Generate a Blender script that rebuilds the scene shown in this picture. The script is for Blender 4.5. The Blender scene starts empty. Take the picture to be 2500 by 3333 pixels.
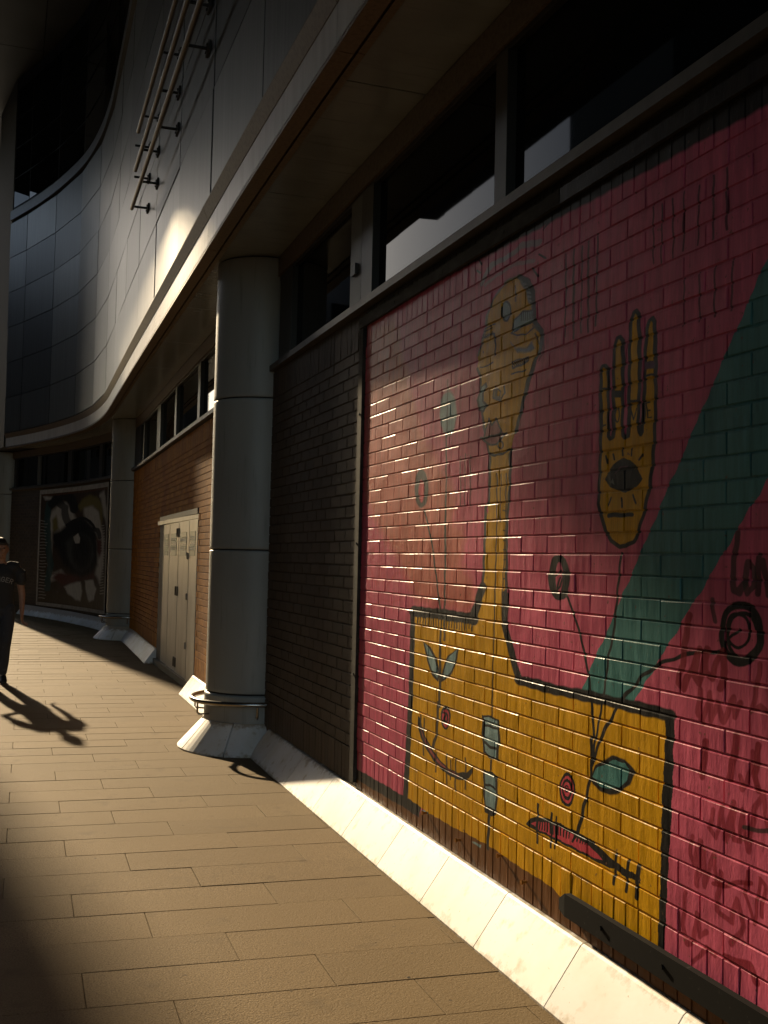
import bpy, math, random
import numpy as np
from mathutils import Vector, Matrix
R = math.radians
scene = bpy.context.scene
COL = scene.collection

# ------------------------------------------------------------------ camera
EYE_H = 1.60
YAW, PITCH, ROLL = 0.343245, 0.0455116, 0.0220849
cyw, syw, cp, sp = math.cos(YAW), math.sin(YAW), math.cos(PITCH), math.sin(PITCH)
FW = Vector((syw*cp, cyw*cp, sp)); RT0 = Vector((cyw, -syw, 0)); UP0 = RT0.cross(FW)
RT = RT0*math.cos(ROLL) + UP0*math.sin(ROLL); UP = -RT0*math.sin(ROLL) + UP0*math.cos(ROLL)
cam_d = bpy.data.cameras.new('camera'); cam = bpy.data.objects.new('camera', cam_d); COL.objects.link(cam)
cam_d.sensor_fit = 'VERTICAL'; cam_d.sensor_height = 36.0; cam_d.lens = 3448.1/3333*36
cam_d.clip_start = 0.05; cam_d.clip_end = 3000
m = Matrix((( RT.x, UP.x, -FW.x, 0), (RT.y, UP.y, -FW.y, 0), (RT.z, UP.z, -FW.z, EYE_H), (0, 0, 0, 1)))
cam.matrix_world = m
scene.camera = cam
CAMP = Vector((0, 0, EYE_H))
def proj(p):
    d = Vector(p)-CAMP; z = d.dot(FW)
    if z < 0.1: return (-1e6, -1e6)
    return 1250+3448.1*d.dot(RT)/z, 1666.5-3448.1*d.dot(UP)/z

# ------------------------------------------------------------------ world, sun, exposure
SUN_EL, SUN_AZ = R(20.8), math.atan2(-0.150, 1.0)       # azimuth measured from +Y towards +X
world = bpy.data.worlds.new('World'); scene.world = world; world.use_nodes = True
nt = world.node_tree; nt.nodes.clear()
sky = nt.nodes.new('ShaderNodeTexSky'); sky.sky_type = 'NISHITA'; sky.sun_disc = False
sky.sun_elevation = SUN_EL; sky.sun_rotation = SUN_AZ; sky.air_density = 1.0; sky.dust_density = 0.7; sky.ozone_density = 1.0
bg = nt.nodes.new('ShaderNodeBackground'); bg.inputs['Strength'].default_value = 0.15
wo = nt.nodes.new('ShaderNodeOutputWorld')
nt.links.new(sky.outputs[0], bg.inputs[0]); nt.links.new(bg.outputs[0], wo.inputs[0])
sun_d = bpy.data.lights.new('sun', 'SUN'); sun_d.energy = 5.0; sun_d.angle = R(0.95); sun_d.color = (1.0, 0.785, 0.50)
sun = bpy.data.objects.new('sun', sun_d); COL.objects.link(sun)
SD = Vector((math.sin(SUN_AZ)*math.cos(SUN_EL), math.cos(SUN_AZ)*math.cos(SUN_EL), math.sin(SUN_EL)))
sun.rotation_euler = SD.to_track_quat('Z', 'Y').to_euler(); sun.location = SD*60
vs = scene.view_settings
scene.display_settings.display_device = 'sRGB'
vs.view_transform = 'Standard'; vs.look = 'None'; vs.exposure = 0.75; vs.gamma = 1.0; vs.use_curve_mapping = False
scene.cycles.max_bounces = 7; scene.cycles.diffuse_bounces = 4; scene.cycles.glossy_bounces = 4
scene.cycles.sample_clamp_indirect = 6.0; scene.cycles.use_denoising = True

# ------------------------------------------------------------------ helpers
rnd = random.Random(7)
LOCAL = set(); WT = {}
class MB:
    def __init__(s): s.v = []; s.f = []; s.sm = []
    def add(s, vs_, fs, smooth=False):
        o = len(s.v); s.v += [tuple(q) for q in vs_]; s.f += [tuple(i+o for i in f) for f in fs]; s.sm += [smooth]*len(fs); return s
    def box(s, x0, x1, y0, y1, z0, z1):
        v = [(x, y, z) for z in (z0, z1) for y in (y0, y1) for x in (x0, x1)]
        return s.add(v, [(0, 2, 3, 1), (4, 5, 7, 6), (0, 1, 5, 4), (2, 6, 7, 3), (0, 4, 6, 2), (1, 3, 7, 5)])
    def hexa(s, b, t):                              # b, t: four points each, counter-clockwise from above
        return s.add(list(b)+list(t), [(3, 2, 1, 0), (4, 5, 6, 7), (0, 1, 5, 4), (1, 2, 6, 5), (2, 3, 7, 6), (3, 0, 4, 7)])
    def tube(s, pts, r, n=10, caps=True, smooth=True):
        pts = [Vector(p) for p in pts]; v = []; k = len(pts)
        rr = r if isinstance(r, (list, tuple)) else [r]*k
        for i, p in enumerate(pts):
            t = (pts[min(i+1, k-1)]-pts[max(i-1, 0)]).normalized()
            a = Vector((0, 0, 1)) if abs(t.z) < .9 else Vector((0, 1, 0))
            e1 = t.cross(a).normalized(); e2 = t.cross(e1)
            for j in range(n):
                an = 2*math.pi*j/n; v.append(p+(e1*math.cos(an)+e2*math.sin(an))*rr[i])
        f = [(i*n+j, i*n+(j+1) % n, (i+1)*n+(j+1) % n, (i+1)*n+j) for i in range(k-1) for j in range(n)]
        s.add(v, f, smooth)
        if caps:
            s.add(v[:n], [tuple(range(n))]); s.add(v[-n:], [tuple(range(n-1, -1, -1))])
        return s
    def rings(s, rings, closed=True, caps=True, smooth=False):   # loft of equal-count rings
        n = len(rings[0]); v = [q for r_ in rings for q in r_]; m_ = n if closed else n-1
        s.add(v, [(i*n+j, i*n+(j+1) % n, (i+1)*n+(j+1) % n, (i+1)*n+j) for i in range(len(rings)-1) for j in range(m_)], smooth)
        if caps:
            s.add(rings[0], [tuple(range(n-1, -1, -1))]); s.add(rings[-1], [tuple(range(n))])
        return s
    def mesh(s, name):
        me = bpy.data.meshes.new(name); me.from_pydata(s.v, [], s.f); me.polygons.foreach_set('use_smooth', s.sm)
        me.validate(); me.update(); return me
    def build(s, name, mat, parent=None):
        return link(name, s.mesh(name), mat, parent)
def link(name, me, mat, parent=None, loc=None):
    o = bpy.data.objects.new(name, me)
    if mat and not me.materials: me.materials.append(mat)
    COL.objects.link(o)
    if loc is not None: o.location = loc
    inv = Vector((0, 0, 0))
    if parent:
        o.parent = parent
        pw = WT.get(parent.name, parent.location.copy())
        if parent.name in LOCAL: LOCAL.add(o.name)
        else: inv = -pw; o.matrix_parent_inverse = Matrix.Translation(inv)
        WT[o.name] = pw+inv+o.location
    else: WT[o.name] = o.location.copy()
    return o
def tag(o, label=None, cat=None, group=None, kind=None):
    if label: o['label'] = label
    if cat: o['category'] = cat
    if group: o['group'] = group
    if kind: o['kind'] = kind
    return o
def thing(name, label, cat, loc=(0, 0, 0), group=None):
    o = bpy.data.objects.new(name, None); o.location = loc; o.empty_display_size = .2; COL.objects.link(o)
    return tag(o, label, cat, group)

# node material helper
def mat(name, base, rough=.5, metal=0.0, spec=.5, noise=None, bump=None, island=0.0, extra=None, aniso=0.0):
    M = bpy.data.materials.new(name); M.use_nodes = True; t = M.node_tree; N = t.nodes; Lk = t.links
    b = N['Principled BSDF']; b.inputs['Roughness'].default_value = rough; b.inputs['Metallic'].default_value = metal
    b.inputs['Specular IOR Level'].default_value = spec
    geo = N.new('ShaderNodeNewGeometry'); col = None
    rgb = N.new('ShaderNodeRGB'); rgb.outputs[0].default_value = (*base, 1); col = rgb.outputs[0]
    if noise:                                        # list of (scale xyz, detail, second colour, low, high)
        for (scv, det, c2, lo, hi) in noise:
            mp = N.new('ShaderNodeMapping'); mp.inputs['Scale'].default_value = scv; Lk.new(geo.outputs['Position'], mp.inputs[0])
            nz = N.new('ShaderNodeTexNoise'); nz.inputs['Scale'].default_value = 1.0; nz.inputs['Detail'].default_value = det; Lk.new(mp.outputs[0], nz.inputs['Vector'])
            rp = N.new('ShaderNodeMapRange'); rp.inputs[1].default_value = lo; rp.inputs[2].default_value = hi; Lk.new(nz.outputs[0], rp.inputs[0])
            mx = N.new('ShaderNodeMix'); mx.data_type = 'RGBA'; Lk.new(rp.outputs[0], mx.inputs[0]); Lk.new(col, mx.inputs[6]); mx.inputs[7].default_value = (*c2, 1); col = mx.outputs[2]
    if island:
        oi = N.new('ShaderNodeObjectInfo'); ri = geo.outputs['Random Per Island']
        ad = N.new('ShaderNodeMath'); ad.operation = 'ADD'; Lk.new(oi.outputs['Random'], ad.inputs[0]); Lk.new(ri, ad.inputs[1])
        fr = N.new('ShaderNodeMath'); fr.operation = 'FRACT'; Lk.new(ad.outputs[0], fr.inputs[0])
        mr = N.new('ShaderNodeMapRange'); mr.inputs[3].default_value = 1-island; mr.inputs[4].default_value = 1+island; Lk.new(fr.outputs[0], mr.inputs[0])
        hs = N.new('ShaderNodeHueSaturation'); Lk.new(mr.outputs[0], hs.inputs['Value']); Lk.new(col, hs.inputs['Color']); col = hs.outputs[0]
    Lk.new(col, b.inputs['Base Color'])
    if bump:                                         # list of (scale xyz, detail, strength, distance)
        prev = None
        for (scv, det, st, dist) in bump:
            mp = N.new('ShaderNodeMapping'); mp.inputs['Scale'].default_value = scv; Lk.new(geo.outputs['Position'], mp.inputs[0])
            nz = N.new('ShaderNodeTexNoise'); nz.inputs['Scale'].default_value = 1.0; nz.inputs['Detail'].default_value = det; Lk.new(mp.outputs[0], nz.inputs['Vector'])
            bp = N.new('ShaderNodeBump'); bp.inputs['Strength'].default_value = st; bp.inputs['Distance'].default_value = dist; Lk.new(nz.outputs[0], bp.inputs['Height'])
            if prev: Lk.new(prev, bp.inputs['Normal'])
            prev = bp.outputs[0]
        Lk.new(prev, b.inputs['Normal'])
    if aniso:
        b.inputs['Anisotropic'].default_value = aniso
        tg = N.new('ShaderNodeTangent'); tg.direction_type = 'RADIAL'; tg.axis = 'Z'; Lk.new(tg.outputs[0], b.inputs['Tangent'])
    M['b'] = 1
    return M

# ------------------------------------------------------------------ painted picture data (millimetres on the wall: distance along it, height)
ART=[
('R',0.09,0,0,[6127,3034,5641,2981,5500,2725,5284,2406,5164,2254,4840,2026,4690,1891,4765,1805,4607,1750,4645,1590,4523,1518,4448,1437,4531,1361,4907,1373,5227,1398,5472,1580,5876,1812,6101,1968,6134,2433]),
('T',0,0,0,[3513,1130,1600,3711,1600,2813,3165,1128]),
('B',0.02,0,0,[4734,2324,4737,2290,4751,2260,4772,2238,4801,2225,4833,2223,4867,2232,4898,2252,4924,2280,4941,2314,4948,2351,4945,2386,4930,2416,4907,2439,4878,2451,4845,2452,4811,2441,4781,2421,4757,2393,4741,2359]),
('D',0.012,0,0,[5082,1975,5085,1944,5097,1916,5118,1894,5145,1881,5176,1877,5208,1883,5237,1899,5262,1923,5278,1954,5285,1987,5282,2019,5269,2048,5247,2070,5219,2083,5188,2086,5156,2078,5127,2061,5104,2037,5088,2007]),
('Q',0.012,0,0,[5141,1965,5142,1947,5147,1931,5155,1919,5166,1911,5178,1909,5191,1912,5202,1921,5212,1935,5219,1951,5222,1969,5221,1987,5216,2004,5208,2016,5197,2024,5184,2026,5172,2022,5160,2013,5150,2000,5144,1983]),
('D',-0.75,0.0092,0.0041,[4677,2103,4672,1871]),
('D',-0.75,0.009,0.0041,[4624,2117,4619,1869]),
('D',-0.75,0.0088,0.004,[4563,2100,4559,1866]),
('D',-0.75,0.0098,0.0042,[4856,2509,4848,2215]),
('D',-0.9,0.0127,0.0055,[4858,2222,4845,1795,4833,1383]),
('D',-1,0.0135,0.0056,[5133,1861,5065,1765,5007,1665,4971,1560,4928,1456,4886,1348]),
('Y',0,0,0,[5272,1345,4516,1353,4454,1419,4408,1492,4397,1569,4388,1846,4355,1817,4350,2093,4141,2098,4147,1923,4165,1741,4165,1460,4175,1324,4122,1256,4070,1167,4032,1111,3860,1109,3732,1105,2953,1112,2988,813,2995,618,3005,340,3005,347,3245,304,3464,323,3647,321,3708,337,3835,342,4088,346,4333,354,4618,341,4989,334,5131,341,5318,340,5290,510,5268,786,5265,1074]),
('N',0,0,0,[7065,298,6266,274,5817,277,5354,285,5128,282,5085,332,4989,334,4618,341,4333,354,4088,346,3835,342,3708,337,3647,321,3464,323,3245,304,2968,327,2474,293,2473,138,3006,11,3698,3,4673,-103,7461,-546]),
('D',0.006,0,0,[6297,331,5822,339,5319,344,5095,342,5124,282,5354,283,5817,275,6266,270]),
('B',0,0,0,[5094,330,5003,340,5009,326,5076,321]),
('B',0.006,0,0,[4470,324,4366,339,4372,323,4442,320]),
('D',-1,0.0469,0.0186,[5271,1335,5269,1142,5273,868,5283,784,5301,542,5314,437,5319,347]),
('K',-1,0.0861,0.0368,[5261,1332,4905,1337,4500,1336]),
('K',-1,0.0555,0.0261,[4500,1336,4447,1413,4405,1489]),
('D',-1,0.0187,0.0089,[4405,1489,4393,1569,4384,1846,4351,1875,4349,2076]),
('D',-0.9,0.0145,0.0058,[5195,1315,5194,1273]),
('D',-0.9,0.0095,0.0039,[5158,1316,5157,1266]),
('D',-0.9,0.0094,0.0038,[5122,1316,5120,1259]),
('D',-0.9,0.0139,0.0057,[5086,1317,5085,1271]),
('D',-0.9,0.0092,0.0038,[5050,1317,5049,1264]),
('D',-0.9,0.0091,0.0038,[5015,1317,5015,1277]),
('D',-0.9,0.0134,0.0056,[4981,1318,4980,1270]),
('D',-0.9,0.0088,0.0037,[4946,1318,4945,1262]),
('D',-0.9,0.0087,0.0037,[4913,1319,4912,1275]),
('D',-0.9,0.0129,0.0055,[4879,1319,4878,1268]),
('D',-0.9,0.0085,0.0037,[4846,1320,4846,1280]),
('D',-0.9,0.0084,0.0036,[4813,1320,4813,1273]),
('D',-0.9,0.0124,0.0054,[4781,1320,4780,1266]),
('D',-0.9,0.0082,0.0036,[4749,1321,4749,1278]),
('D',-0.9,0.0081,0.0036,[4718,1321,4717,1271]),
('D',-0.9,0.012,0.0053,[4687,1321,4686,1283]),
('D',-0.9,0.0079,0.0035,[4656,1322,4655,1276]),
('D',-0.9,0.0078,0.0035,[4626,1322,4625,1270]),
('D',-0.9,0.0115,0.0053,[4595,1323,4595,1281]),
('D',-0.9,0.0076,0.0035,[4566,1323,4565,1274]),
('D',-0.9,0.0075,0.0035,[4536,1323,4536,1286]),
('D',-0.9,0.0111,0.0052,[4507,1324,4507,1279]),
('D',-1,0.0169,0.0085,[4141,2098,4145,1923,4161,1798,4161,1460]),
('K',-1,0.0417,0.0212,[4165,1460,4169,1330,4122,1256,4070,1167,4026,1111]),
('K',-1,0.0487,0.0288,[4032,1108,3860,1109,3732,1105,3438,1113,3181,1114,2953,1116]),
('K',0,0,0,[2980,1100,2968,1126,2924,1125,2925,1050,2927,1050,2936,861,2943,736,2952,609,2962,449,2970,396,2970,343,3006,338,3005,426,3003,449,2995,618,2988,813,2975,1042]),
('D',-0.9,0.009,0.0044,[4272,1994,4264,1780,4270,1502,4273,1341,4279,1054,4280,963,4282,922]),
('D',-0.8,0.0088,0.0043,[4233,1991,4231,1779,4238,1800]),
('D',-0.8,0.0097,0.0048,[4177,1987,4177,1777,4190,1560,4197,1402]),
('D',-0.8,0.0086,0.0043,[4201,1828,4175,1826]),
('D',-0.8,0.0086,0.0043,[4199,1785,4173,1783]),
('D',-0.8,0.0086,0.0043,[4197,1742,4172,1740]),
('D',-0.8,0.0086,0.0043,[4196,1699,4170,1698]),
('D',-0.8,0.0086,0.0043,[4194,1657,4169,1656]),
('D',-0.8,0.0086,0.0043,[4192,1614,4167,1613]),
('D',-0.8,0.0086,0.0043,[4191,1572,4165,1571]),
('D',-0.8,0.0086,0.0043,[4189,1529,4164,1529]),
('Y',0,0,0,[4086,2839,4176,2848,4277,2831,4352,2789,4400,2739,4426,2658,4455,2620,4494,2566,4501,2506,4469,2466,4467,2414,4437,2285,4418,2218,4379,2137,4353,2084,4151,2075,4139,2098,4097,2166,4056,2234,4008,2323,3960,2402,3920,2450,3881,2482,3866,2518,3875,2558,3934,2609,3944,2674,3954,2739,3998,2797]),
('G',0.012,0,0,[4086,2839,3998,2797,3954,2739,3944,2674,3995,2701,4023,2763,4067,2802]),
('Y',0.02,0,0,[4494,2566,4501,2506,4449,2485,4370,2485,4322,2519,4316,2594,4414,2613]),
('G',0.012,0,0,[4156,2564,4110,2532,4006,2516,3956,2527,3938,2500,3971,2490,4092,2508]),
('K',-1,0.0235,0.0124,[4097,2166,4056,2234,4008,2323,3960,2402,3920,2450,3881,2482,3866,2518,3875,2558,3934,2609,3944,2674,3954,2739,3998,2797,4086,2839]),
('G',-0.8,0.0162,0.0078,[4086,2839,4176,2848,4277,2831,4352,2789,4400,2739,4426,2658,4455,2620,4494,2566]),
('K',-0.9,0.0153,0.0072,[4501,2506,4469,2466,4467,2414,4437,2285,4418,2218,4379,2137,4353,2084]),
('K',-0.9,0.0078,0.0041,[4041,2804,4002,2798]),
('K',-0.9,0.0078,0.004,[4029,2783,3993,2777]),
('K',-0.9,0.0077,0.004,[4016,2762,3983,2755]),
('K',-0.9,0.0077,0.004,[4003,2742,3974,2734]),
('K',-0.9,0.0076,0.004,[3991,2721,3965,2713]),
('K',-0.9,0.0076,0.004,[3978,2701,3956,2692]),
('K',-0.9,0.0076,0.004,[3966,2681,3947,2671]),
('K',-0.8,0.0081,0.0041,[4120,2806,4114,2736]),
('B',0,0,0,[4163,2704,4165,2691,4171,2680,4180,2673,4192,2669,4206,2670,4220,2675,4232,2684,4243,2695,4250,2709,4252,2723,4251,2736,4245,2747,4235,2754,4223,2758,4209,2757,4195,2752,4183,2743,4172,2731,4166,2718]),
('K',-1,0.0095,0.0047,[4163,2704,4165,2691,4171,2680,4180,2673,4192,2669,4206,2670,4220,2675,4232,2684,4243,2695,4250,2709,4252,2723,4251,2736,4245,2747,4235,2754,4223,2758,4209,2757,4195,2752,4183,2743,4172,2731,4166,2718,4163,2704]),
('B',0,0,0,[4149,2604,4124,2656,4046,2678,3952,2664,3939,2611,4017,2612,4095,2606]),
('K',-1,0.0101,0.0052,[4149,2604,4124,2656,4046,2678,3952,2664]),
('K',-1,0.0079,0.0041,[4149,2604,4094,2584,4016,2574,3941,2587]),
('K',-1,0.0079,0.0041,[4125,2606,4061,2615,3939,2611]),
('K',-0.9,0.0068,0.0035,[4054,2674,4053,2637]),
('K',-0.9,0.0067,0.0035,[4037,2671,4035,2635]),
('K',-0.9,0.0067,0.0035,[4019,2668,4018,2633]),
('K',-0.9,0.0066,0.0035,[4002,2665,4001,2631]),
('K',-0.9,0.0066,0.0034,[3985,2662,3984,2630]),
('K',-0.9,0.0065,0.0034,[3968,2659,3967,2628]),
('K',-0.9,0.0065,0.0034,[3952,2657,3951,2626]),
('K',-1,0.0102,0.0049,[4446,2638,4376,2640,4325,2637,4310,2585,4317,2535]),
('K',-0.9,0.0066,0.0031,[4436,2651,4431,2633]),
('K',-0.9,0.0066,0.0031,[4420,2651,4415,2633]),
('K',-0.9,0.0065,0.0031,[4404,2650,4399,2632]),
('K',-0.9,0.0065,0.0031,[4388,2650,4383,2632]),
('K',-0.9,0.0064,0.0031,[4372,2649,4368,2631]),
('K',-0.9,0.0064,0.0031,[4357,2649,4352,2631]),
('K',-0.9,0.0064,0.0031,[4341,2648,4336,2630]),
('K',-1,0.0078,0.0037,[4427,2667,4348,2667]),
('K',-1,0.0078,0.0037,[4417,2682,4319,2680]),
('K',-1,0.0079,0.0037,[4471,2506,4390,2501,4341,2510]),
('K',-1,0.0102,0.0052,[4140,2472,4134,2448,4055,2448,3983,2453]),
('K',-1,0.0068,0.0035,[4144,2476,3984,2469]),
('K',-1,0.007,0.0035,[4117,2474,4113,2452]),
('K',-1,0.0069,0.0035,[4099,2474,4095,2452]),
('K',-1,0.0069,0.0035,[4082,2473,4077,2451]),
('K',-1,0.0068,0.0035,[4064,2473,4060,2451]),
('K',-1,0.0067,0.0035,[4047,2472,4043,2450]),
('K',-1,0.0067,0.0035,[4030,2471,4026,2450]),
('K',-1,0.0066,0.0035,[4013,2471,4008,2449]),
('K',-1,0.0066,0.0035,[3996,2470,3992,2449]),
('K',-1,0.009,0.0046,[4142,2423,4011,2420]),
('K',-0.7,0.0083,0.0044,[3950,2596,3858,2539,3849,2484,3887,2437]),
('K',-0.8,0.0084,0.0045,[3932,2562,3890,2507]),
('B',0,0,0,[4402,2420,4456,2412,4495,2357,4479,2311,4425,2292,4392,2316,4439,2345,4433,2383,4396,2405]),
('K',-1,0.0119,0.0056,[4396,2402,4406,2421,4457,2414,4495,2357,4474,2309,4425,2291,4392,2318,4433,2342,4433,2381,4396,2402]),
('K',-1,0.011,0.0054,[4308,2391,4321,2342,4248,2321,4201,2346,4213,2381]),
('K',-0.9,0.0174,0.0085,[4288,2379,4296,2343,4258,2333]),
('K',-1,0.0074,0.0036,[4278,2378,4246,2361,4258,2333]),
('M',0,0,0,[4420,2175,4370,2257,4335,2219,4296,2248,4233,2181,4187,2166,4232,2144,4278,2132,4351,2132,4405,2155]),
('K',-1,0.0101,0.0049,[4420,2175,4370,2257,4335,2219,4296,2248,4233,2181,4261,2162]),
('K',-1,0.0114,0.0055,[4456,2174,4357,2171,4187,2168]),
('K',-1,0.0127,0.0061,[4440,2171,4355,2132,4278,2131,4214,2161]),
('K',-1,0.0086,0.0043,[4220,2120,4221,2115,4224,2111,4229,2108,4236,2106,4243,2106,4251,2108,4258,2111,4264,2115,4267,2120,4269,2125,4268,2130,4264,2134,4259,2138,4252,2139,4245,2139,4237,2138,4230,2135,4225,2131,4221,2126,4220,2120]),
('K',-1,0.0148,0.0073,[4358,2093,4295,2079,4211,2080,4151,2093]),
('B',-0.55,0.0342,0.0169,[4463,2901,4428,2936,4359,2962,4216,2954,4056,2969,3903,2938]),
('B',-0.4,0.0215,0.0107,[4426,2883,4308,2898,4142,2906,3951,2872]),
('K',-1,0.0082,0.0044,[3902,2887,3845,2856]),
('K',-1,0.0084,0.0045,[3966,2845,3907,2795]),
('K',-1,0.0108,0.005,[4532,2980,4490,2956]),
('K',-1,0.0107,0.005,[4513,3028,4471,2991]),
('K',-1,0.0081,0.0044,[3873,2984,3825,3002]),
('Y',0,0,0,[3408,1824,3404,1953,3400,2073,3402,2246,3402,2319,3391,2331,3373,2331,3355,2316,3347,2115,3344,2067,3331,2055,3316,2062,3311,2111,3315,2253,3318,2348,3313,2395,3300,2421,3279,2420,3259,2403,3256,2337,3256,2244,3255,2104,3250,2062,3237,2051,3221,2057,3209,2099,3213,2284,3215,2400,3208,2468,3193,2492,3176,2493,3158,2476,3152,2388,3151,2228,3152,2093,3148,2065,3139,2053,3129,2063,3121,2111,3115,2223,3116,2336,3111,2411,3096,2442,3077,2447,3061,2428,3055,2303,3051,2169,3054,2037,3062,1950,3081,1863,3103,1798,3143,1723,3174,1683,3221,1666,3265,1666,3318,1685,3358,1723,3377,1756]),
('K',-1,0.0147,0.0095,[3408,1824,3404,1953,3400,2073,3402,2246,3402,2319,3391,2331,3373,2331,3355,2316,3347,2115,3344,2067,3331,2055,3316,2062,3311,2111,3315,2253,3318,2348,3313,2395,3300,2421,3279,2420,3259,2403,3256,2337,3256,2244,3255,2104,3250,2062,3237,2051,3221,2057,3209,2099,3213,2284,3215,2400,3208,2468,3193,2492,3176,2493,3158,2476,3152,2388,3151,2228,3152,2093,3148,2065,3139,2053,3129,2063,3121,2111,3115,2223,3116,2336,3111,2411,3096,2442,3077,2447,3061,2428,3055,2303,3051,2169,3054,2037,3062,1950,3081,1863,3103,1798,3143,1723,3174,1683,3221,1666,3265,1666,3318,1685,3358,1723,3377,1756,3408,1824]),
('K',-1,0.0087,0.0054,[3400,2249,3353,2245]),
('K',0,0,0,[3315,2228,3253,2224,3253,2199,3314,2203]),
('K',-1,0.0084,0.0056,[3211,2175,3150,2173]),
('V',0,0,0,[3117,2302,3061,2297,3062,2271,3118,2275]),
('K',-1,0.0074,0.005,[3117,2250,3058,2250]),
('K',-1,0.0051,0.0031,[3391,2168,3392,2113,3368,2113]),
('K',-1,0.0048,0.0031,[3277,2137,3277,2129,3279,2122,3282,2117,3285,2114,3289,2113,3293,2115,3297,2119,3300,2125,3302,2132,3303,2140,3302,2148,3300,2155,3298,2161,3294,2164,3290,2165,3286,2163,3283,2159,3280,2153,3278,2145,3277,2137]),
('K',-1,0.0046,0.003,[3202,2146,3183,2110,3168,2149]),
('K',-1,0.0043,0.0029,[3084,2157,3104,2155,3099,2108,3078,2108]),
('K',-1,0.0037,0.0025,[3102,2132,3086,2132]),
('K',0,0,0,[3367,1912,3342,1941,3307,1965,3248,1981,3206,1971,3165,1947,3126,1899,3164,1874,3229,1856,3279,1865,3331,1882]),
('G',0,0,0,[3332,1901,3319,1916,3301,1887]),
('K',0,0,0,[3161,1908,3164,1896,3174,1885,3189,1877,3208,1873,3229,1872,3251,1875,3271,1882,3287,1892,3297,1904,3301,1917,3298,1930,3288,1941,3272,1948,3252,1953,3231,1953,3209,1949,3190,1942,3175,1932,3165,1921]),
('V',-1,0.0061,0.0039,[3298,1929,3264,1945,3222,1949]),
('K',-1,0.0072,0.0045,[3362,1997,3347,1968]),
('K',-1,0.007,0.0044,[3317,2003,3308,1981]),
('K',-1,0.0068,0.0044,[3250,2013,3250,1990]),
('K',-1,0.0066,0.0043,[3192,2008,3199,1986]),
('K',-1,0.0063,0.0042,[3125,1982,3148,1966]),
('K',-1,0.0071,0.0045,[3326,1844,3347,1816]),
('K',-1,0.0068,0.0044,[3255,1838,3254,1808]),
('K',-1,0.0065,0.0043,[3178,1843,3163,1816]),
('K',-1,0.0164,0.0105,[3336,1778,3188,1776]),
('K',-1,0.0107,0.0067,[3253,1643,3263,1569,3279,1458,3295,1351,3326,1275,3346,1175,3356,1132,3391,1020,3407,971,3428,911]),
('K',-1,0.0325,0.0184,[3636,1547,3638,1523,3646,1502,3658,1485,3674,1474,3693,1469,3711,1472,3729,1482,3743,1499,3752,1520,3756,1544,3753,1568,3745,1590,3732,1607,3716,1618,3697,1622,3679,1618,3662,1607,3648,1591,3639,1570,3636,1547]),
('D',-1,0.0103,0.0058,[3723,1509,3730,1550,3684,1576,3657,1551,3682,1510,3712,1499,3683,1546]),
('K',-1,0.0109,0.0065,[3635,1477,3589,1424,3538,1353,3498,1274,3463,1195,3437,1089,3423,969]),
('K',-1,0.0191,0.0154,[2516,1413,2518,1392,2525,1373,2537,1355,2552,1340,2570,1329,2590,1322,2611,1320,2632,1323,2651,1331,2668,1343,2681,1360,2689,1379,2692,1400,2689,1421,2682,1441,2669,1460,2653,1474,2634,1485,2613,1491,2592,1492,2571,1488,2553,1480,2538,1467,2526,1451,2519,1432,2516,1413]),
('K',-1,0.0108,0.0088,[2525,1404,2528,1385,2536,1367,2548,1352,2564,1340,2582,1333,2602,1331,2621,1334,2638,1344,2651,1357,2660,1375,2663,1394,2660,1414,2652,1433,2639,1448,2622,1460,2603,1467,2584,1468,2565,1463,2549,1454,2536,1440,2528,1423,2525,1404]),
('K',-1,0.0083,0.0066,[2561,1417,2564,1401,2571,1387,2582,1375,2597,1367,2613,1363,2629,1364,2644,1370,2656,1380,2664,1394,2667,1409,2665,1425,2657,1440,2645,1452,2630,1460,2614,1463,2598,1461,2583,1455,2571,1445,2564,1432,2561,1417]),
('K',-1,0.007,0.0056,[2667,1372,2643,1399,2610,1419]),
('K',-1,0.0126,0.0084,[2673,1349,2754,1339,2845,1326,2956,1296,3058,1256,3119,1219,3182,1172,3230,1135,3287,1077,3329,1030,3367,978,3406,910,3423,874]),
('K',-1,0.014,0.0084,[3437,966,3435,872,3441,814,3483,711,3514,628,3537,588,3574,550]),
('K',-1,0.0104,0.0064,[3407,971,3422,912,3427,864]),
('K',0.006,0,0,[3444,819,3405,869,3348,903,3292,924,3221,928,3172,910,3144,896,3183,844,3243,805,3306,784,3376,785,3423,799]),
('T',0,0,0,[3431,826,3396,859,3343,890,3283,909,3213,914,3182,892,3199,858,3248,822,3307,805,3376,802]),
('K',0,0,0,[3549,753,3551,734,3559,715,3572,698,3589,686,3607,678,3626,677,3644,682,3658,693,3667,709,3671,728,3668,748,3660,767,3647,784,3630,796,3611,803,3592,804,3575,798,3561,787,3552,772]),
('Q',0,0,0,[3562,751,3564,735,3570,719,3580,706,3593,696,3608,690,3622,689,3636,694,3647,703,3654,715,3657,731,3655,747,3648,763,3638,776,3625,786,3610,791,3596,792,3583,787,3572,778,3565,766]),
('K',0,0,0,[3572,749,3573,736,3578,724,3586,713,3596,705,3608,701,3619,700,3630,704,3639,711,3644,721,3647,733,3645,746,3640,758,3632,769,3622,776,3610,781,3599,781,3588,778,3580,770,3574,760]),
('Q',0,0,0,[3584,746,3585,737,3588,729,3593,721,3600,716,3608,713,3616,712,3623,715,3629,720,3633,727,3635,735,3634,744,3630,753,3625,761,3618,766,3610,769,3602,769,3595,767,3589,762,3585,755]),
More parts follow.
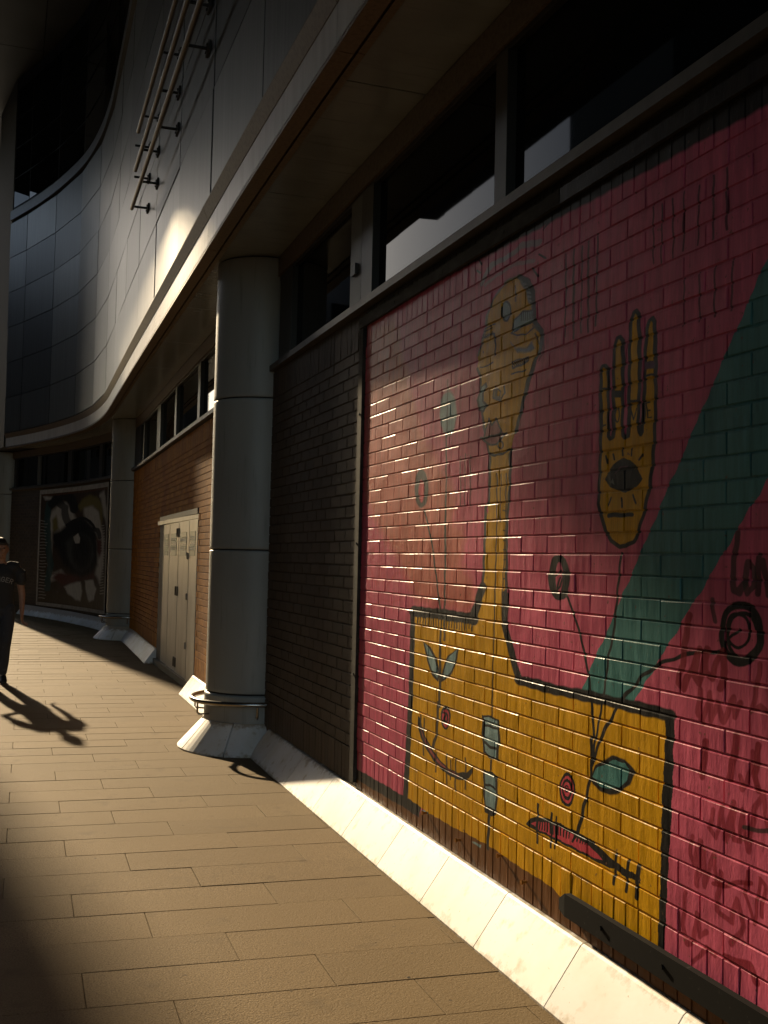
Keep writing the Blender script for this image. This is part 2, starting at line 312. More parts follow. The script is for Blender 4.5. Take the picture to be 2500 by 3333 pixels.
('K',0,0,0,[3595,744,3596,739,3598,734,3601,730,3604,727,3609,725,3613,725,3617,726,3620,729,3622,733,3623,738,3622,743,3620,748,3617,752,3614,755,3609,756,3605,756,3601,755,3598,752,3596,748]),
('Q',0,0,0,[3602,742,3602,739,3603,737,3605,735,3607,733,3609,732,3611,732,3613,733,3614,734,3615,737,3616,739,3616,742,3615,745,3613,747,3611,749,3609,750,3607,750,3605,749,3604,747,3603,745]),
('K',0,0,0,[3946,531,3904,562,3841,585,3749,594,3655,601,3499,599,3394,586,3274,560,3199,553,3113,552,3110,531,3198,528,3274,535,3372,525,3476,526,3607,528,3723,528,3833,523,3909,525]),
('Q',0,0,0,[3894,541,3834,571,3761,578,3666,584,3575,585,3466,574,3393,560,3350,542,3434,535,3519,535,3607,537,3723,537,3821,533]),
('K',-1,0.0074,0.004,[3847,573,3850,537]),
('K',-1,0.0074,0.004,[3824,574,3827,539]),
('K',-1,0.0073,0.004,[3802,575,3805,541]),
('K',-1,0.0072,0.004,[3780,576,3783,543]),
('K',-1,0.0071,0.004,[3758,577,3761,545]),
('K',-1,0.007,0.0039,[3737,578,3739,547]),
('K',-1,0.007,0.0039,[3715,579,3718,549]),
('K',-1,0.0069,0.0039,[3694,580,3696,550]),
('K',-1,0.0068,0.0039,[3673,581,3675,552]),
('K',-1,0.0068,0.0039,[3652,582,3655,554]),
('K',-1,0.0067,0.0038,[3631,583,3634,556]),
('K',-1,0.0066,0.0038,[3611,584,3614,557]),
('K',-1,0.0065,0.0038,[3591,585,3593,559]),
('K',-1,0.0064,0.0038,[3551,587,3553,563]),
('K',-1,0.0064,0.0038,[3531,588,3534,564]),
('K',-1,0.0063,0.0037,[3511,589,3514,566]),
('K',-1,0.0062,0.0037,[3492,590,3495,568]),
('K',-1,0.0062,0.0037,[3473,591,3476,569]),
('K',-1,0.0061,0.0037,[3454,592,3457,571]),
('K',-1,0.006,0.0037,[3435,593,3438,573]),
('K',-1,0.006,0.0037,[3417,593,3419,574]),
('K',-1,0.0091,0.0054,[3529,603,3563,551]),
('K',-1,0.0106,0.0058,[3840,633,3849,481]),
('K',-1,0.01,0.0056,[3726,627,3731,491]),
('K',-1,0.0089,0.005,[3690,621,3696,493]),
('K',-1,0.0118,0.0076,[3261,587,3271,479]),
('K',-1,0.0128,0.0084,[3186,589,3193,479]),
('K',-1,0.0145,0.0097,[3122,589,3133,477]),
('D',0.004,0,0,[5165,794,5129,789,5108,749,5053,705,4963,662,4861,625,4754,605,4645,604,4549,620,4513,644,4474,657,4477,634,4511,603,4584,579,4705,568,4817,574,4935,602,5040,645,5123,694,5163,744]),
('M',0.004,0,0,[5136,751,5088,712,4989,657,4885,621,4770,600,4630,598,4644,586,4769,586,4884,604,4988,638,5087,693]),
('D',-0.85,0.014,0.0058,[5075,794,5074,610]),
('D',-0.85,0.0131,0.0056,[4904,653,4912,555]),
('D',-0.85,0.0125,0.0055,[4773,663,4774,526]),
('D',-0.85,0.0122,0.0054,[4725,647,4727,554]),
('D',-0.85,0.012,0.0054,[4663,665,4672,516]),
('D',-0.85,0.0114,0.0052,[4552,685,4553,547]),
('D',-0.85,0.0142,0.0058,[5124,806,5136,751]),
('D',0,0,0,[4738,849,4740,831,4747,814,4760,800,4776,789,4795,783,4814,783,4832,789,4846,799,4855,814,4859,832,4857,850,4849,867,4836,882,4820,893,4801,898,4782,898,4765,892,4751,881,4741,867]),
('Q',0,0,0,[4755,844,4756,830,4762,817,4771,806,4782,798,4796,794,4809,794,4822,798,4832,807,4838,818,4841,831,4840,845,4834,858,4825,869,4813,877,4800,881,4786,881,4774,876,4764,868,4758,857]),
('D',-1,0.0112,0.0049,[4831,855,4791,864,4814,832,4829,811,4773,829,4779,856]),
('D',0.006,0,0,[5114,1182,5007,1164,4927,1113,4877,1041,4905,999,4982,1023,5050,1088]),
('B',0,0,0,[5087,1174,5024,1153,4952,1107,4898,1039,4914,1015,4971,1041,5029,1090]),
('D',0.006,0,0,[4650,1191,4663,1138,4722,1070,4815,1016,4875,1003,4855,1069,4788,1139]),
('B',0,0,0,[4672,1179,4686,1136,4738,1076,4823,1025,4848,1022,4829,1072,4768,1139]),
('D',-0.9,0.0155,0.0067,[4856,1948,4838,1383,4837,1211]),
('D',-0.95,0.0203,0.0087,[4888,1264,4881,1028,4882,881,4895,903,4908,748,4955,669]),
('D',0,0,0,[4383,910,4289,922,4204,916,4197,828,4210,739,4295,732,4356,744,4383,826]),
('B',0,0,0,[4361,903,4289,912,4220,908,4217,824,4230,748,4295,744,4339,755,4362,829]),
('D',-1,0.0136,0.0066,[4361,870,4300,873,4215,872]),
('D',-1,0.0159,0.0077,[4351,796,4297,785,4225,784]),
('D',0,0,0,[4356,672,4279,681,4220,670,4208,602,4223,507,4272,487,4338,489,4358,571]),
('B',0,0,0,[4338,664,4279,669,4239,658,4230,598,4240,523,4333,519,4339,575]),
('D',-1,0.0136,0.0066,[4344,611,4290,616,4224,610]),
('D',-1,0.0136,0.0066,[4281,726,4284,686]),
('D',-1,0.016,0.0078,[4289,483,4297,385,4303,339]),
('K',-0.8,0.006,0.0041,[3073,2835,3075,2637]),
('K',-0.8,0.0066,0.0046,[3023,2824,3026,2624]),
('K',-0.8,0.006,0.0042,[2960,2822,2963,2626]),
('K',-0.8,0.0062,0.0044,[2899,2828,2902,2631]),
('K',-0.8,0.0066,0.0049,[2822,2824,2825,2629]),
('K',-0.8,0.007,0.0053,[2747,2829,2750,2629]),
('K',-0.8,0.0074,0.0057,[2678,2829,2681,2640]),
('K',-0.8,0.0054,0.0039,[2897,2539,2898,2382]),
('K',-0.8,0.0055,0.0041,[2814,2536,2816,2382]),
('K',-0.8,0.0063,0.0048,[2736,2537,2738,2382]),
('K',-0.8,0.0066,0.0052,[2652,2539,2654,2381]),
('D',-0.85,0.0076,0.0043,[3678,2825,3677,2498]),
('D',-0.85,0.0106,0.0061,[3614,2831,3613,2480]),
('D',-0.85,0.0079,0.0047,[3554,2827,3553,2489]),
('D',-0.85,0.0093,0.0055,[3504,2834,3503,2484]),
('D',-0.85,0.0082,0.005,[3442,2841,3441,2492]),
('D',-0.83,0.0193,0.0154,[2616,1700,2634,1636,2642,1574,2632,1531,2609,1526,2588,1556]),
('D',-0.83,0.0169,0.0138,[2572,1617,2589,1571,2574,1526,2545,1546,2549,1598,2572,1617]),
('D',-0.83,0.0162,0.0135,[2525,1524,2524,1636,2531,1576,2507,1621,2495,1577,2484,1525]),
('S',-0.78,0.0207,0.0155,[2851,1446,2870,1370,2886,1286,2909,1226,2885,1212,2845,1270,2799,1344,2828,1260,2798,1235,2760,1347,2772,1278,2737,1262,2709,1320,2685,1346,2672,1288,2696,1231]),
('D',-0.78,0.0129,0.0099,[2737,1500,2726,1437]),
('S',-0.68,0.0176,0.0136,[2791,1216,2803,1142,2783,1121,2746,1213,2738,1127,2708,1187,2682,1136,2635,1216,2628,1159,2599,1201]),
('S',-0.68,0.0155,0.0129,[2518,1323,2537,1236,2553,1189,2514,1205,2487,1194]),
('S',-0.78,0.0235,0.0177,[2763,1061,2781,954]),
('S',-0.78,0.0214,0.017,[2616,1100,2633,1029,2650,972]),
('S',-0.83,0.0173,0.0143,[2519,1091,2535,1003,2523,968]),
('S',-0.68,0.0152,0.0124,[2603,989,2591,954,2552,1014,2546,1067]),
('S',-0.68,0.0138,0.0111,[2722,864,2744,805,2709,782,2679,882,2666,785,2626,909,2633,801,2601,802,2588,895,2566,781,2534,907,2501,965,2479,869]),
('D',-0.88,0.0113,0.0093,[2578,843,2479,861]),
('S',-0.68,0.0154,0.0116,[2827,760,2836,702,2816,675,2785,755,2802,616,2771,731,2763,623,2721,733,2707,659]),
('S',-0.78,0.0121,0.0096,[2720,643,2635,665,2554,697]),
('S',-0.73,0.0104,0.0086,[2566,722,2577,659,2531,582,2510,716,2488,704,2504,616]),
('S',-0.68,0.0158,0.0117,[2858,575,2873,470,2852,421,2819,444,2801,529,2787,463,2755,489]),
('S',-0.68,0.0141,0.0111,[2683,685,2706,571,2634,556,2611,630,2581,565,2633,492]),
('S',-0.78,0.0198,0.0161,[2662,444,2592,457,2546,459,2529,425]),
('S',-0.68,0.0132,0.01,[2818,376,2748,440,2711,434]),
('Q',-0.43,0.0277,0.01,[5918,1744,5957,1637,5845,1698,5817,1607,5691,1726,5601,1659]),
('Q',-0.43,0.0264,0.0098,[5975,1544,5852,1455,5748,1577,5716,1430,5551,1522,5429,1538,5365,1456]),
('Q',-0.38,0.0233,0.0085,[6011,1389,5912,1316,5779,1375,5583,1362,5460,1389]),
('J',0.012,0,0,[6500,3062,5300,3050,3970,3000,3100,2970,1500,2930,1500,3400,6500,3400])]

EYE=[
('W',0.04,0,0,[167,813,250,863,360,880,446,802,502,741,371,693,266,598,184,537,167,351,200,275,313,309,399,267,316,249,175,212,137,351,137,584,113,739]),
('W',0.04,0,0,[601,824,699,848,798,822,862,750,904,645,944,576,946,370,897,230,821,297,828,381,783,507,838,577,736,663,632,737]),
('W',0.02,0,0,[41,943,159,936,161,913,73,910]),
('W',0.03,0,0,[851,922,919,938,976,780,971,678,907,782]),
('W',0.02,0,0,[363,175,483,225,601,231,631,159,611,77,545,80,435,118]),
('W',0.02,0,0,[664,241,788,253,841,185,810,98,738,79,689,148]),
('U',0.03,0,0,[523,835,584,889,682,919,805,898,891,838,910,741,892,653,848,785,749,831,626,823,564,797]),
('U',0.03,0,0,[172,737,227,773,262,658,193,621]),
('X',0.03,0,0,[285,293,398,282,598,274,783,324,811,268,613,246,484,211,348,189,262,216,202,244]),
('X',0.03,0,0,[826,577,898,563,916,480,872,424,833,487]),
('Z',-0.9,0.0541,0.0296,[119,877,106,739,123,584,147,429,174,352,144,242,142,148]),
('K',-0.9,0.0811,0.0444,[163,875,245,931,343,933,426,906,471,815]),
('K',-0.8,0.0676,0.037,[219,902,335,836,354,746,398,700]),
('K',0.05,0,0,[178,629,291,650,451,713,581,739,709,699,812,612,843,508,852,368,794,338,760,295,612,260,451,299,337,371,260,476,183,552]),
('H',0.04,0,0,[367,544,459,595,614,615,743,564,787,451,731,365,621,312,502,337,403,417]),
('D',0.03,0,0,[755,465,750,416,728,373,692,340,646,322,595,320,545,336,503,368,473,412,461,462,467,513,490,557,529,590,576,606,628,606,676,588,716,556,744,513]),
('K',0.03,0,0,[707,450,704,414,691,381,669,356,641,343,610,342,580,354,554,378,536,411,528,448,531,486,545,519,567,543,596,556,627,556,657,543,682,519,699,487]),
('W',0.01,0,0,[473,588,537,616,572,580,561,536,503,536]),
('K',-1,0.0243,0.0133,[372,686,477,727,593,742,708,713,785,655]),
('K',-0.9,0.0405,0.0222,[761,648,834,640,873,584]),
('W',-0.65,0.0095,0.0052,[16,734,77,729]),
('W',-0.65,0.0095,0.0052,[30,707,108,702]),
('W',-0.65,0.0095,0.0052,[27,680,98,676]),
('W',-0.65,0.0095,0.0052,[25,654,88,649]),
('W',-0.65,0.0095,0.0052,[22,627,103,623]),
('W',-0.65,0.0095,0.0052,[19,600,93,596]),
('W',-0.65,0.0095,0.0052,[33,573,99,570]),
('W',-0.65,0.0095,0.0052,[30,547,114,543]),
('W',-0.65,0.0095,0.0052,[28,520,104,517]),
('W',-0.65,0.0095,0.0052,[25,493,94,490]),
('W',-0.65,0.0095,0.0052,[22,466,84,464]),
('W',-0.65,0.0095,0.0052,[19,440,99,437]),
('W',-0.65,0.0095,0.0052,[33,413,106,411]),
('W',-0.65,0.0095,0.0052,[31,386,95,384]),
('W',-0.65,0.0095,0.0052,[28,359,111,358]),
('W',-0.65,0.0095,0.0052,[25,332,101,331]),
('W',-0.65,0.0095,0.0052,[22,305,90,304]),
('W',-0.65,0.0095,0.0052,[36,279,97,278]),
('W',-0.65,0.0095,0.0052,[33,252,112,251]),
('W',-0.65,0.0095,0.0052,[31,224,102,224]),
('W',-0.65,0.0095,0.0052,[28,197,92,197]),
('W',-0.65,0.0095,0.0052,[25,170,107,171]),
('W',-0.65,0.0095,0.0052,[22,143,97,144]),
('W',-0.65,0.0095,0.0052,[36,117,103,117]),
('W',-0.65,0.0095,0.0052,[34,89,118,91]),
('W',-0.65,0.0095,0.0052,[31,62,108,64]),
('W',-0.65,0.0095,0.0052,[891,673,935,674]),
('W',-0.65,0.0095,0.0052,[893,653,939,654]),
('W',-0.65,0.0095,0.0052,[896,632,942,633]),
('W',-0.65,0.0095,0.0052,[899,611,946,613]),
('W',-0.65,0.0095,0.0052,[901,590,950,592]),
('W',-0.65,0.0095,0.0052,[904,570,953,571]),
('W',-0.65,0.0095,0.0052,[906,549,957,551]),
('W',-0.65,0.0095,0.0052,[894,528,946,530]),
('W',-0.65,0.0095,0.0052,[896,508,949,510]),
('W',-0.65,0.0095,0.0052,[899,487,953,489]),
('W',-0.65,0.0095,0.0052,[901,466,957,469]),
('W',-0.65,0.0095,0.0052,[904,445,960,448]),
('W',-0.65,0.0095,0.0052,[906,425,964,428]),
('W',-0.65,0.0095,0.0052,[894,404,953,407]),
('W',-0.65,0.0095,0.0052,[896,383,957,386]),
('W',-0.65,0.0095,0.0052,[899,362,943,365]),
('W',-0.65,0.0095,0.0052,[901,341,947,345]),
('W',-0.65,0.0095,0.0052,[904,321,950,324]),
('W',-0.65,0.0095,0.0052,[907,300,954,304]),
('W',-0.65,0.0095,0.0052,[909,279,958,283]),
('W',-0.65,0.0095,0.0052,[897,258,947,262]),
('W',-0.65,0.0095,0.0052,[899,237,950,241]),
('W',-0.65,0.0095,0.0052,[902,216,954,221]),
('W',-0.65,0.0095,0.0052,[904,195,958,200]),
('W',-0.65,0.0095,0.0052,[907,174,961,179]),
('W',-0.65,0.0095,0.0052,[909,154,965,159]),
('N',-0.8,0.0189,0.0104,[26,952,129,953]),
('N',-0.8,0.0189,0.0104,[100,952,201,953]),
('N',-0.8,0.0189,0.0104,[173,952,272,953]),
('N',-0.8,0.0189,0.0104,[244,952,341,953]),
('N',-0.8,0.0189,0.0104,[314,952,409,954]),
('N',-0.8,0.0189,0.0104,[382,952,476,954]),
('N',-0.8,0.0189,0.0104,[449,952,541,954]),
('N',-0.8,0.0189,0.0104,[515,953,605,954]),
('N',-0.8,0.0189,0.0104,[579,953,667,954]),
('N',-0.8,0.0189,0.0104,[643,953,729,954]),
('N',-0.8,0.0189,0.0104,[705,953,789,954]),
('N',-0.8,0.0189,0.0104,[765,953,849,954]),
('N',-0.8,0.0189,0.0104,[825,953,907,954]),
('N',-0.8,0.0189,0.0104,[884,953,964,954]),
('W',0.02,0,0,[840,909,920,925,910,905,853,891]),
('X',-0.5,0.0135,0.0074,[200,275,398,277]),
('X',-0.5,0.0135,0.0074,[228,259,382,262]),
('X',-0.5,0.0135,0.0074,[254,243,367,246]),
('X',-0.5,0.0135,0.0074,[281,227,351,230]),
('X',-0.5,0.0135,0.0074,[308,212,335,214]),
('X',-0.5,0.0135,0.0074,[334,196,320,198]),
('X',-0.5,0.0135,0.0074,[360,181,304,182]),
('X',-0.5,0.0135,0.0074,[386,165,288,166])]

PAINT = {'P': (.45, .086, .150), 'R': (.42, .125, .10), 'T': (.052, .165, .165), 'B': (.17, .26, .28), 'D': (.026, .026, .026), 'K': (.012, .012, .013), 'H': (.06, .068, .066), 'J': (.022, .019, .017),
         'Y': (.50, .262, .004), 'N': (.125, .055, .022), 'Q': (.42, .050, .075), 'G': (.15, .17, .16), 'M': (.24, .065, .07), 'V': (.085, .035, .055), 'S': (.15, .006, .012),
         'W': (.55, .55, .52), 'U': (.22, .19, .06), 'X': (.12, .035, .028), 'Z': (.03, .085, .09)}
def raster(data, base, y0, y1, z0, z1, ppm, name):
    w, h = int((y1-y0)*ppm), int((z1-z0)*ppm)
    A = np.empty((h, w, 3), np.float32); A[:] = base
    rs = np.random.RandomState(3)
    gy = y0+(np.arange(w)+.5)/ppm; gz = z0+(np.arange(h)+.5)/ppm
    jit = rs.rand(h//6+2, w//6+2).astype(np.float32)
    def blend(sl, a, c):
        A[sl] = A[sl]*(1-a[..., None])+np.array(c, np.float32)*a[..., None]
    for (c, s, wy, wz, fl) in data:
        P = np.array(fl, np.float32).reshape(-1, 2)/1000
        wy *= 1.5; wz *= 1.5; pad = max(wy, wz, s if s > 0 else 0)+.02
        i0 = max(0, int((P[:, 0].min()-pad-y0)*ppm)); i1 = min(w, int((P[:, 0].max()+pad-y0)*ppm)+1)
        j0 = max(0, int((P[:, 1].min()-pad-z0)*ppm)); j1 = min(h, int((P[:, 1].max()+pad-z0)*ppm)+1)
        if i1 <= i0 or j1 <= j0: continue
        X, Z = np.meshgrid(gy[i0:i1], gz[j0:j1]); sl = (slice(j0, j1), slice(i0, i1))
        wob = .0022*(np.sin(X*61+Z*13)+np.sin(Z*73-X*17))
        X = X+wob; Z = Z+wob*.7
        if wy == 0:                                  # filled outline
            ins = np.zeros(X.shape, bool); d2 = np.full(X.shape, 9., np.float32); n = len(P)
            for k in range(n):
                a, b = P[k], P[(k+1) % n]
                cr = ((a[1] > Z) != (b[1] > Z))
                with np.errstate(divide='ignore', invalid='ignore'):
                    xi = (b[0]-a[0])*(Z-a[1])/(b[1]-a[1])+a[0]
                ins ^= cr & (X < xi)
                if s > 0:
                    d = b-a; t = np.clip(((X-a[0])*d[0]+(Z-a[1])*d[1])/max(d@d, 1e-9), 0, 1)
                    d2 = np.minimum(d2, (X-a[0]-t*d[0])**2+(Z-a[1]-t*d[1])**2)
            al = ins.astype(np.float32)
            if s > 0:
                sd = np.sqrt(d2)*np.where(ins, 1, -1)
                if s > .05: sd = sd+.03*(jit[(j0+np.arange(j1-j0))//6][:, (i0+np.arange(i1-i0))//6]-.5)
                al = np.clip(sd/s+.5, 0, 1)
            blend(sl, al, PAINT[c])
        else:                                        # brush stroke
            al = np.zeros(X.shape, np.float32)
            for k in range(len(P)-1):
                a, b = P[k]/(wy, wz), P[k+1]/(wy, wz); d = b-a
                U_, V_ = X/wy-a[0], Z/wz-a[1]
                t = np.clip((U_*d[0]+V_*d[1])/max(d@d, 1e-9), 0, 1)
                al = np.maximum(al, np.clip((.5-np.sqrt((U_-t*d[0])**2+(V_-t*d[1])**2))*7+.5, 0, 1))
            blend(sl, al*(-s), PAINT[c])
    # brush streaks and worn spots in the paint itself
    st = rs.rand(h//40+2, w//3+2).astype(np.float32); st = (st[np.minimum(np.arange(h)//40, st.shape[0]-1)][:, np.arange(w)//3]-.5)
    A *= (1+.16*st)[..., None]
    A = np.clip(A, 0, 1); S = np.where(A < .0031308, A*12.92, 1.055*np.power(np.maximum(A, 1e-6), 1/2.4)-.055)
    img = bpy.data.images.new(name, w, h, alpha=False); px = np.ones((h, w, 4), np.float32); px[..., :3] = S
    img.pixels.foreach_set(px.ravel()); img.update(); img.pack()
    return img
def painted(name, img, axes, rough, bump):
    """picture on a surface, laid on by place: axes = ((vector, origin), (vector, origin)) give 0..1 along and up"""
    M = mat(name, (.5, .5, .5), rough, 0, .07, bump=bump); t = M.node_tree; N = t.nodes; Lk = t.links
    geo = N.new('ShaderNodeNewGeometry'); cb = N.new('ShaderNodeCombineXYZ')
    for i, (vec, off, ln) in enumerate(axes):
        dp = N.new('ShaderNodeVectorMath'); dp.operation = 'DOT_PRODUCT'; Lk.new(geo.outputs['Position'], dp.inputs[0]); dp.inputs[1].default_value = vec
        ms = N.new('ShaderNodeMapRange'); ms.clamp = False; ms.inputs[1].default_value = off; ms.inputs[2].default_value = off+ln; Lk.new(dp.outputs['Value'], ms.inputs[0]); Lk.new(ms.outputs[0], cb.inputs[i])
    tx = N.new('ShaderNodeTexImage'); tx.image = img; tx.extension = 'EXTEND'; Lk.new(cb.outputs[0], tx.inputs[0])
    return M, tx.outputs[0]

# ------------------------------------------------------------------ materials
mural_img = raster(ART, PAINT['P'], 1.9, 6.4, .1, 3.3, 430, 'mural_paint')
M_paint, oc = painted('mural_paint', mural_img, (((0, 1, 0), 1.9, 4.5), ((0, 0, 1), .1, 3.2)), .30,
                      [((9, 30, 9), 4, .35, .006), ((110, 110, 55), 3, .26, .0022)])
def finish_paint(M, oc, value, tint=None):
    t = M.node_tree; N = t.nodes; Lk = t.links; b = N['Principled BSDF']
    geo = N.new('ShaderNodeNewGeometry'); mp = N.new('ShaderNodeMapping'); mp.inputs['Scale'].default_value = (30, 30, 4); Lk.new(geo.outputs['Position'], mp.inputs[0])
    nz = N.new('ShaderNodeTexNoise'); nz.inputs['Scale'].default_value = 1; nz.inputs['Detail'].default_value = 5; Lk.new(mp.outputs[0], nz.inputs['Vector'])
    mr = N.new('ShaderNodeMapRange'); mr.inputs[1].default_value = .3; mr.inputs[2].default_value = .7; mr.inputs[3].default_value = .78*value; mr.inputs[4].default_value = 1.16*value; Lk.new(nz.outputs[0], mr.inputs[0])
    oi = N.new('ShaderNodeObjectInfo'); m2 = N.new('ShaderNodeMapRange'); m2.inputs[3].default_value = .93; m2.inputs[4].default_value = 1.06; Lk.new(oi.outputs['Random'], m2.inputs[0])
    mu = N.new('ShaderNodeMath'); mu.operation = 'MULTIPLY'; Lk.new(mr.outputs[0], mu.inputs[0]); Lk.new(m2.outputs[0], mu.inputs[1])
    hs = N.new('ShaderNodeHueSaturation'); Lk.new(oc, hs.inputs['Color']); Lk.new(mu.outputs[0], hs.inputs['Value']); nz2 = N.new('ShaderNodeTexNoise'); nz2.inputs['Scale'].default_value = 42; nz2.inputs['Detail'].default_value = 4; Lk.new(geo.outputs['Position'], nz2.inputs['Vector'])
    m4 = N.new('ShaderNodeMapRange'); m4.inputs[1].default_value = .69; m4.inputs[2].default_value = .73; m4.inputs[4].default_value = .75; Lk.new(nz2.outputs[0], m4.inputs[0])
    mx = N.new('ShaderNodeMix'); mx.data_type = 'RGBA'; Lk.new(m4.outputs[0], mx.inputs[0]); Lk.new(hs.outputs[0], mx.inputs[6]); mx.inputs[7].default_value = (.13, .07, .045, 1); Lk.new(mx.outputs[2], b.inputs['Base Color'])
    m3 = N.new('ShaderNodeMapRange'); m3.inputs[1].default_value = .3; m3.inputs[2].default_value = .7; m3.inputs[3].default_value = .30; m3.inputs[4].default_value = .50; Lk.new(nz.outputs[0], m3.inputs[0]); Lk.new(m3.outputs[0], b.inputs['Roughness'])
finish_paint(M_paint, oc, 1.2)
M_brick = mat('bare_brick', (.37, .165, .030), .85, spec=.08, noise=[((14, 14, 30), 4, (.27, .11, .016), .35, .7), ((1.1, 1.1, 1.1), 3, (.22, .09, .018), .45, .75)], bump=[((90, 90, 90), 4, .5, .003)], island=.22)
M_brick_dark = mat('shaded_brick', (.050, .037, .024), .7, noise=[((2, 2, 3), 4, (.045, .032, .022), .4, .7)], bump=[((90, 90, 90), 4, .4, .003)], island=.22)  # bare brick with the shade of the unlit stretches put into its colour
M_mortar = mat('mortar', (.10, .07, .045), .9, bump=[((150, 150, 150), 3, .4, .002)])
M_slab = mat('granite_paver', (.245, .178, .097), .8, spec=.08, noise=[((150, 150, 150), 3, (.125, .09, .05), .44, .64), ((.9, .9, .9), 5, (.19, .137, .073), .42, .68), ((5, 5, 5), 6, (.15, .11, .062), .60, .76), ((26, 26, 26), 2, (.05, .04, .03), .74, .77), ((420, 420, 420), 1, (.34, .28, .2), .68, .74)], bump=[((130, 130, 130), 3, .75, .0036), ((60, 60, 60), 4, .35, .005)], island=.055)
M_joint = mat('dark_joint', (.085, .062, .040), .9)
M_marble = mat('white_marble', (.76, .765, .76), .50, spec=1.0, noise=[((3, 3, 3), 6, (.66, .64, .58), .46, .68), ((12, 12, 12), 7, (.46, .40, .30), .60, .74), ((60, 60, 60), 3, (.34, .29, .22), .70, .76)], bump=[((60, 60, 60), 4, .08, .002)], island=.14)
def edge_stain(M):
    t = M.node_tree; N = t.nodes; Lk = t.links; b = N['Principled BSDF']; old = b.inputs['Base Color'].links[0].from_socket
    geo = N.new('ShaderNodeNewGeometry'); sx = N.new('ShaderNodeSeparateXYZ'); Lk.new(geo.outputs['Position'], sx.inputs[0])
    ds = N.new('ShaderNodeMath'); ds.operation = 'SUBTRACT'; Lk.new(sx.outputs[2], ds.inputs[0]); ds.inputs[1].default_value = .112
    ab = N.new('ShaderNodeMath'); ab.operation = 'ABSOLUTE'; Lk.new(ds.outputs[0], ab.inputs[0])
    nz = N.new('ShaderNodeTexNoise'); nz.inputs['Scale'].default_value = 17; nz.inputs['Detail'].default_value = 7; nz.inputs['Roughness'].default_value = .65; Lk.new(geo.outputs['Position'], nz.inputs['Vector'])
    mu = N.new('ShaderNodeMath'); mu.operation = 'MULTIPLY_ADD'; Lk.new(nz.outputs[0], mu.inputs[0]); mu.inputs[1].default_value = .16; Lk.new(ab.outputs[0], mu.inputs[2])
    mr = N.new('ShaderNodeMapRange'); mr.inputs[1].default_value = .165; mr.inputs[2].default_value = .195; mr.inputs[4].default_value = .85; Lk.new(mu.outputs[0], mr.inputs[0])
    mx = N.new('ShaderNodeMix'); mx.data_type = 'RGBA'; Lk.new(mr.outputs[0], mx.inputs[0]); Lk.new(old, mx.inputs[6]); mx.inputs[7].default_value = (.33, .26, .17, 1); Lk.new(mx.outputs[2], b.inputs['Base Color'])
edge_stain(M_marble)
M_panel = mat('brushed_panel', (.10, .098, .09), .42, metal=.88, noise=[((26, 26, .9), 3, (.07, .068, .061), .35, .7)], bump=[((2.2, 2.2, .12), 2, .16, .03)], island=.42)
M_fascia = mat('pale_fascia', (.50, .48, .45), .42, noise=[((14, 14, 2), 4, (.40, .38, .35), .4, .7)], island=.07)
M_soffit = mat('soffit_metal', (.36, .385, .39), .22, metal=.5, noise=[((3, 3, 3), 4, (.29, .31, .31), .4, .7), ((2, 30, 2), 3, (.23, .245, .245), .58, .8)], island=.10)
M_ledge = mat('bronze_trim', (.135, .098, .062), .55, metal=.2, noise=[((40, 40, 40), 3, (.085, .062, .04), .45, .7)])
M_seam = mat('dark_seam', (.012, .012, .012), .8)
M_col = mat('grey_column_paint', (.235, .245, .235), .48, spec=.5, noise=[((2, 2, 1), 4, (.20, .206, .198), .4, .7), ((30, 30, 2), 5, (.155, .16, .152), .58, .76)])
M_steel = mat('stainless_steel', (.40, .39, .37), .26, metal=1.0, noise=[((8, 8, 60), 3, (.3, .29, .275), .4, .7)])
M_frame = mat('dark_frame', (.024, .021, .018), .45, metal=.2)
M_sill = mat('sill_metal', (.075, .068, .058), .5, metal=.3, noise=[((9, 9, 9), 3, (.05, .045, .038), .4, .7)])
M_post = mat('frame_grey', (.10, .098, .09), .5, metal=.2)
M_glass = mat('dark_glass', (.006, .007, .007), .02, spec=.03, bump=[((.8, .8, .8), 1, .03, .02)])
M_door = mat('grey_door_paint', (.31, .31, .295), .38, noise=[((5, 5, 2), 5, (.23, .225, .205), .45, .7), ((40, 40, 8), 4, (.15, .14, .12), .66, .8)], bump=[((20, 20, 4), 3, .1, .003)])
M_black = mat('black_bar', (.006, .006, .006), .7, spec=.08, noise=[((20, 60, 60), 5, (.05, .048, .045), .66, .8)])
M_trim = mat('zinc_strip', (.026, .024, .021), .85, spec=.1, noise=[((14, 8, 20), 5, (.05, .046, .04), .45, .65)])
M_green = mat('green_sticker', (.030, .10, .070), .4)
M_pale = mat('faded_print', (.24, .33, .29), .5)
M_pipe = mat('brass_conduit', (.06, .042, .024), .36, metal=.8)
M_roof = mat('canopy_metal', (.035, .037, .036), .55, metal=.3, noise=[((.6, .6, .6), 3, (.05, .054, .052), .4, .7)])
M_conc = mat('grey_render', (.20, .19, .18), .8, noise=[((.4, .4, .4), 4, (.14, .135, .13), .4, .7)])
M_earth = mat('asphalt', (.055, .053, .050), .85, noise=[((3, 3, 3), 4, (.04, .039, .037), .4, .7)])

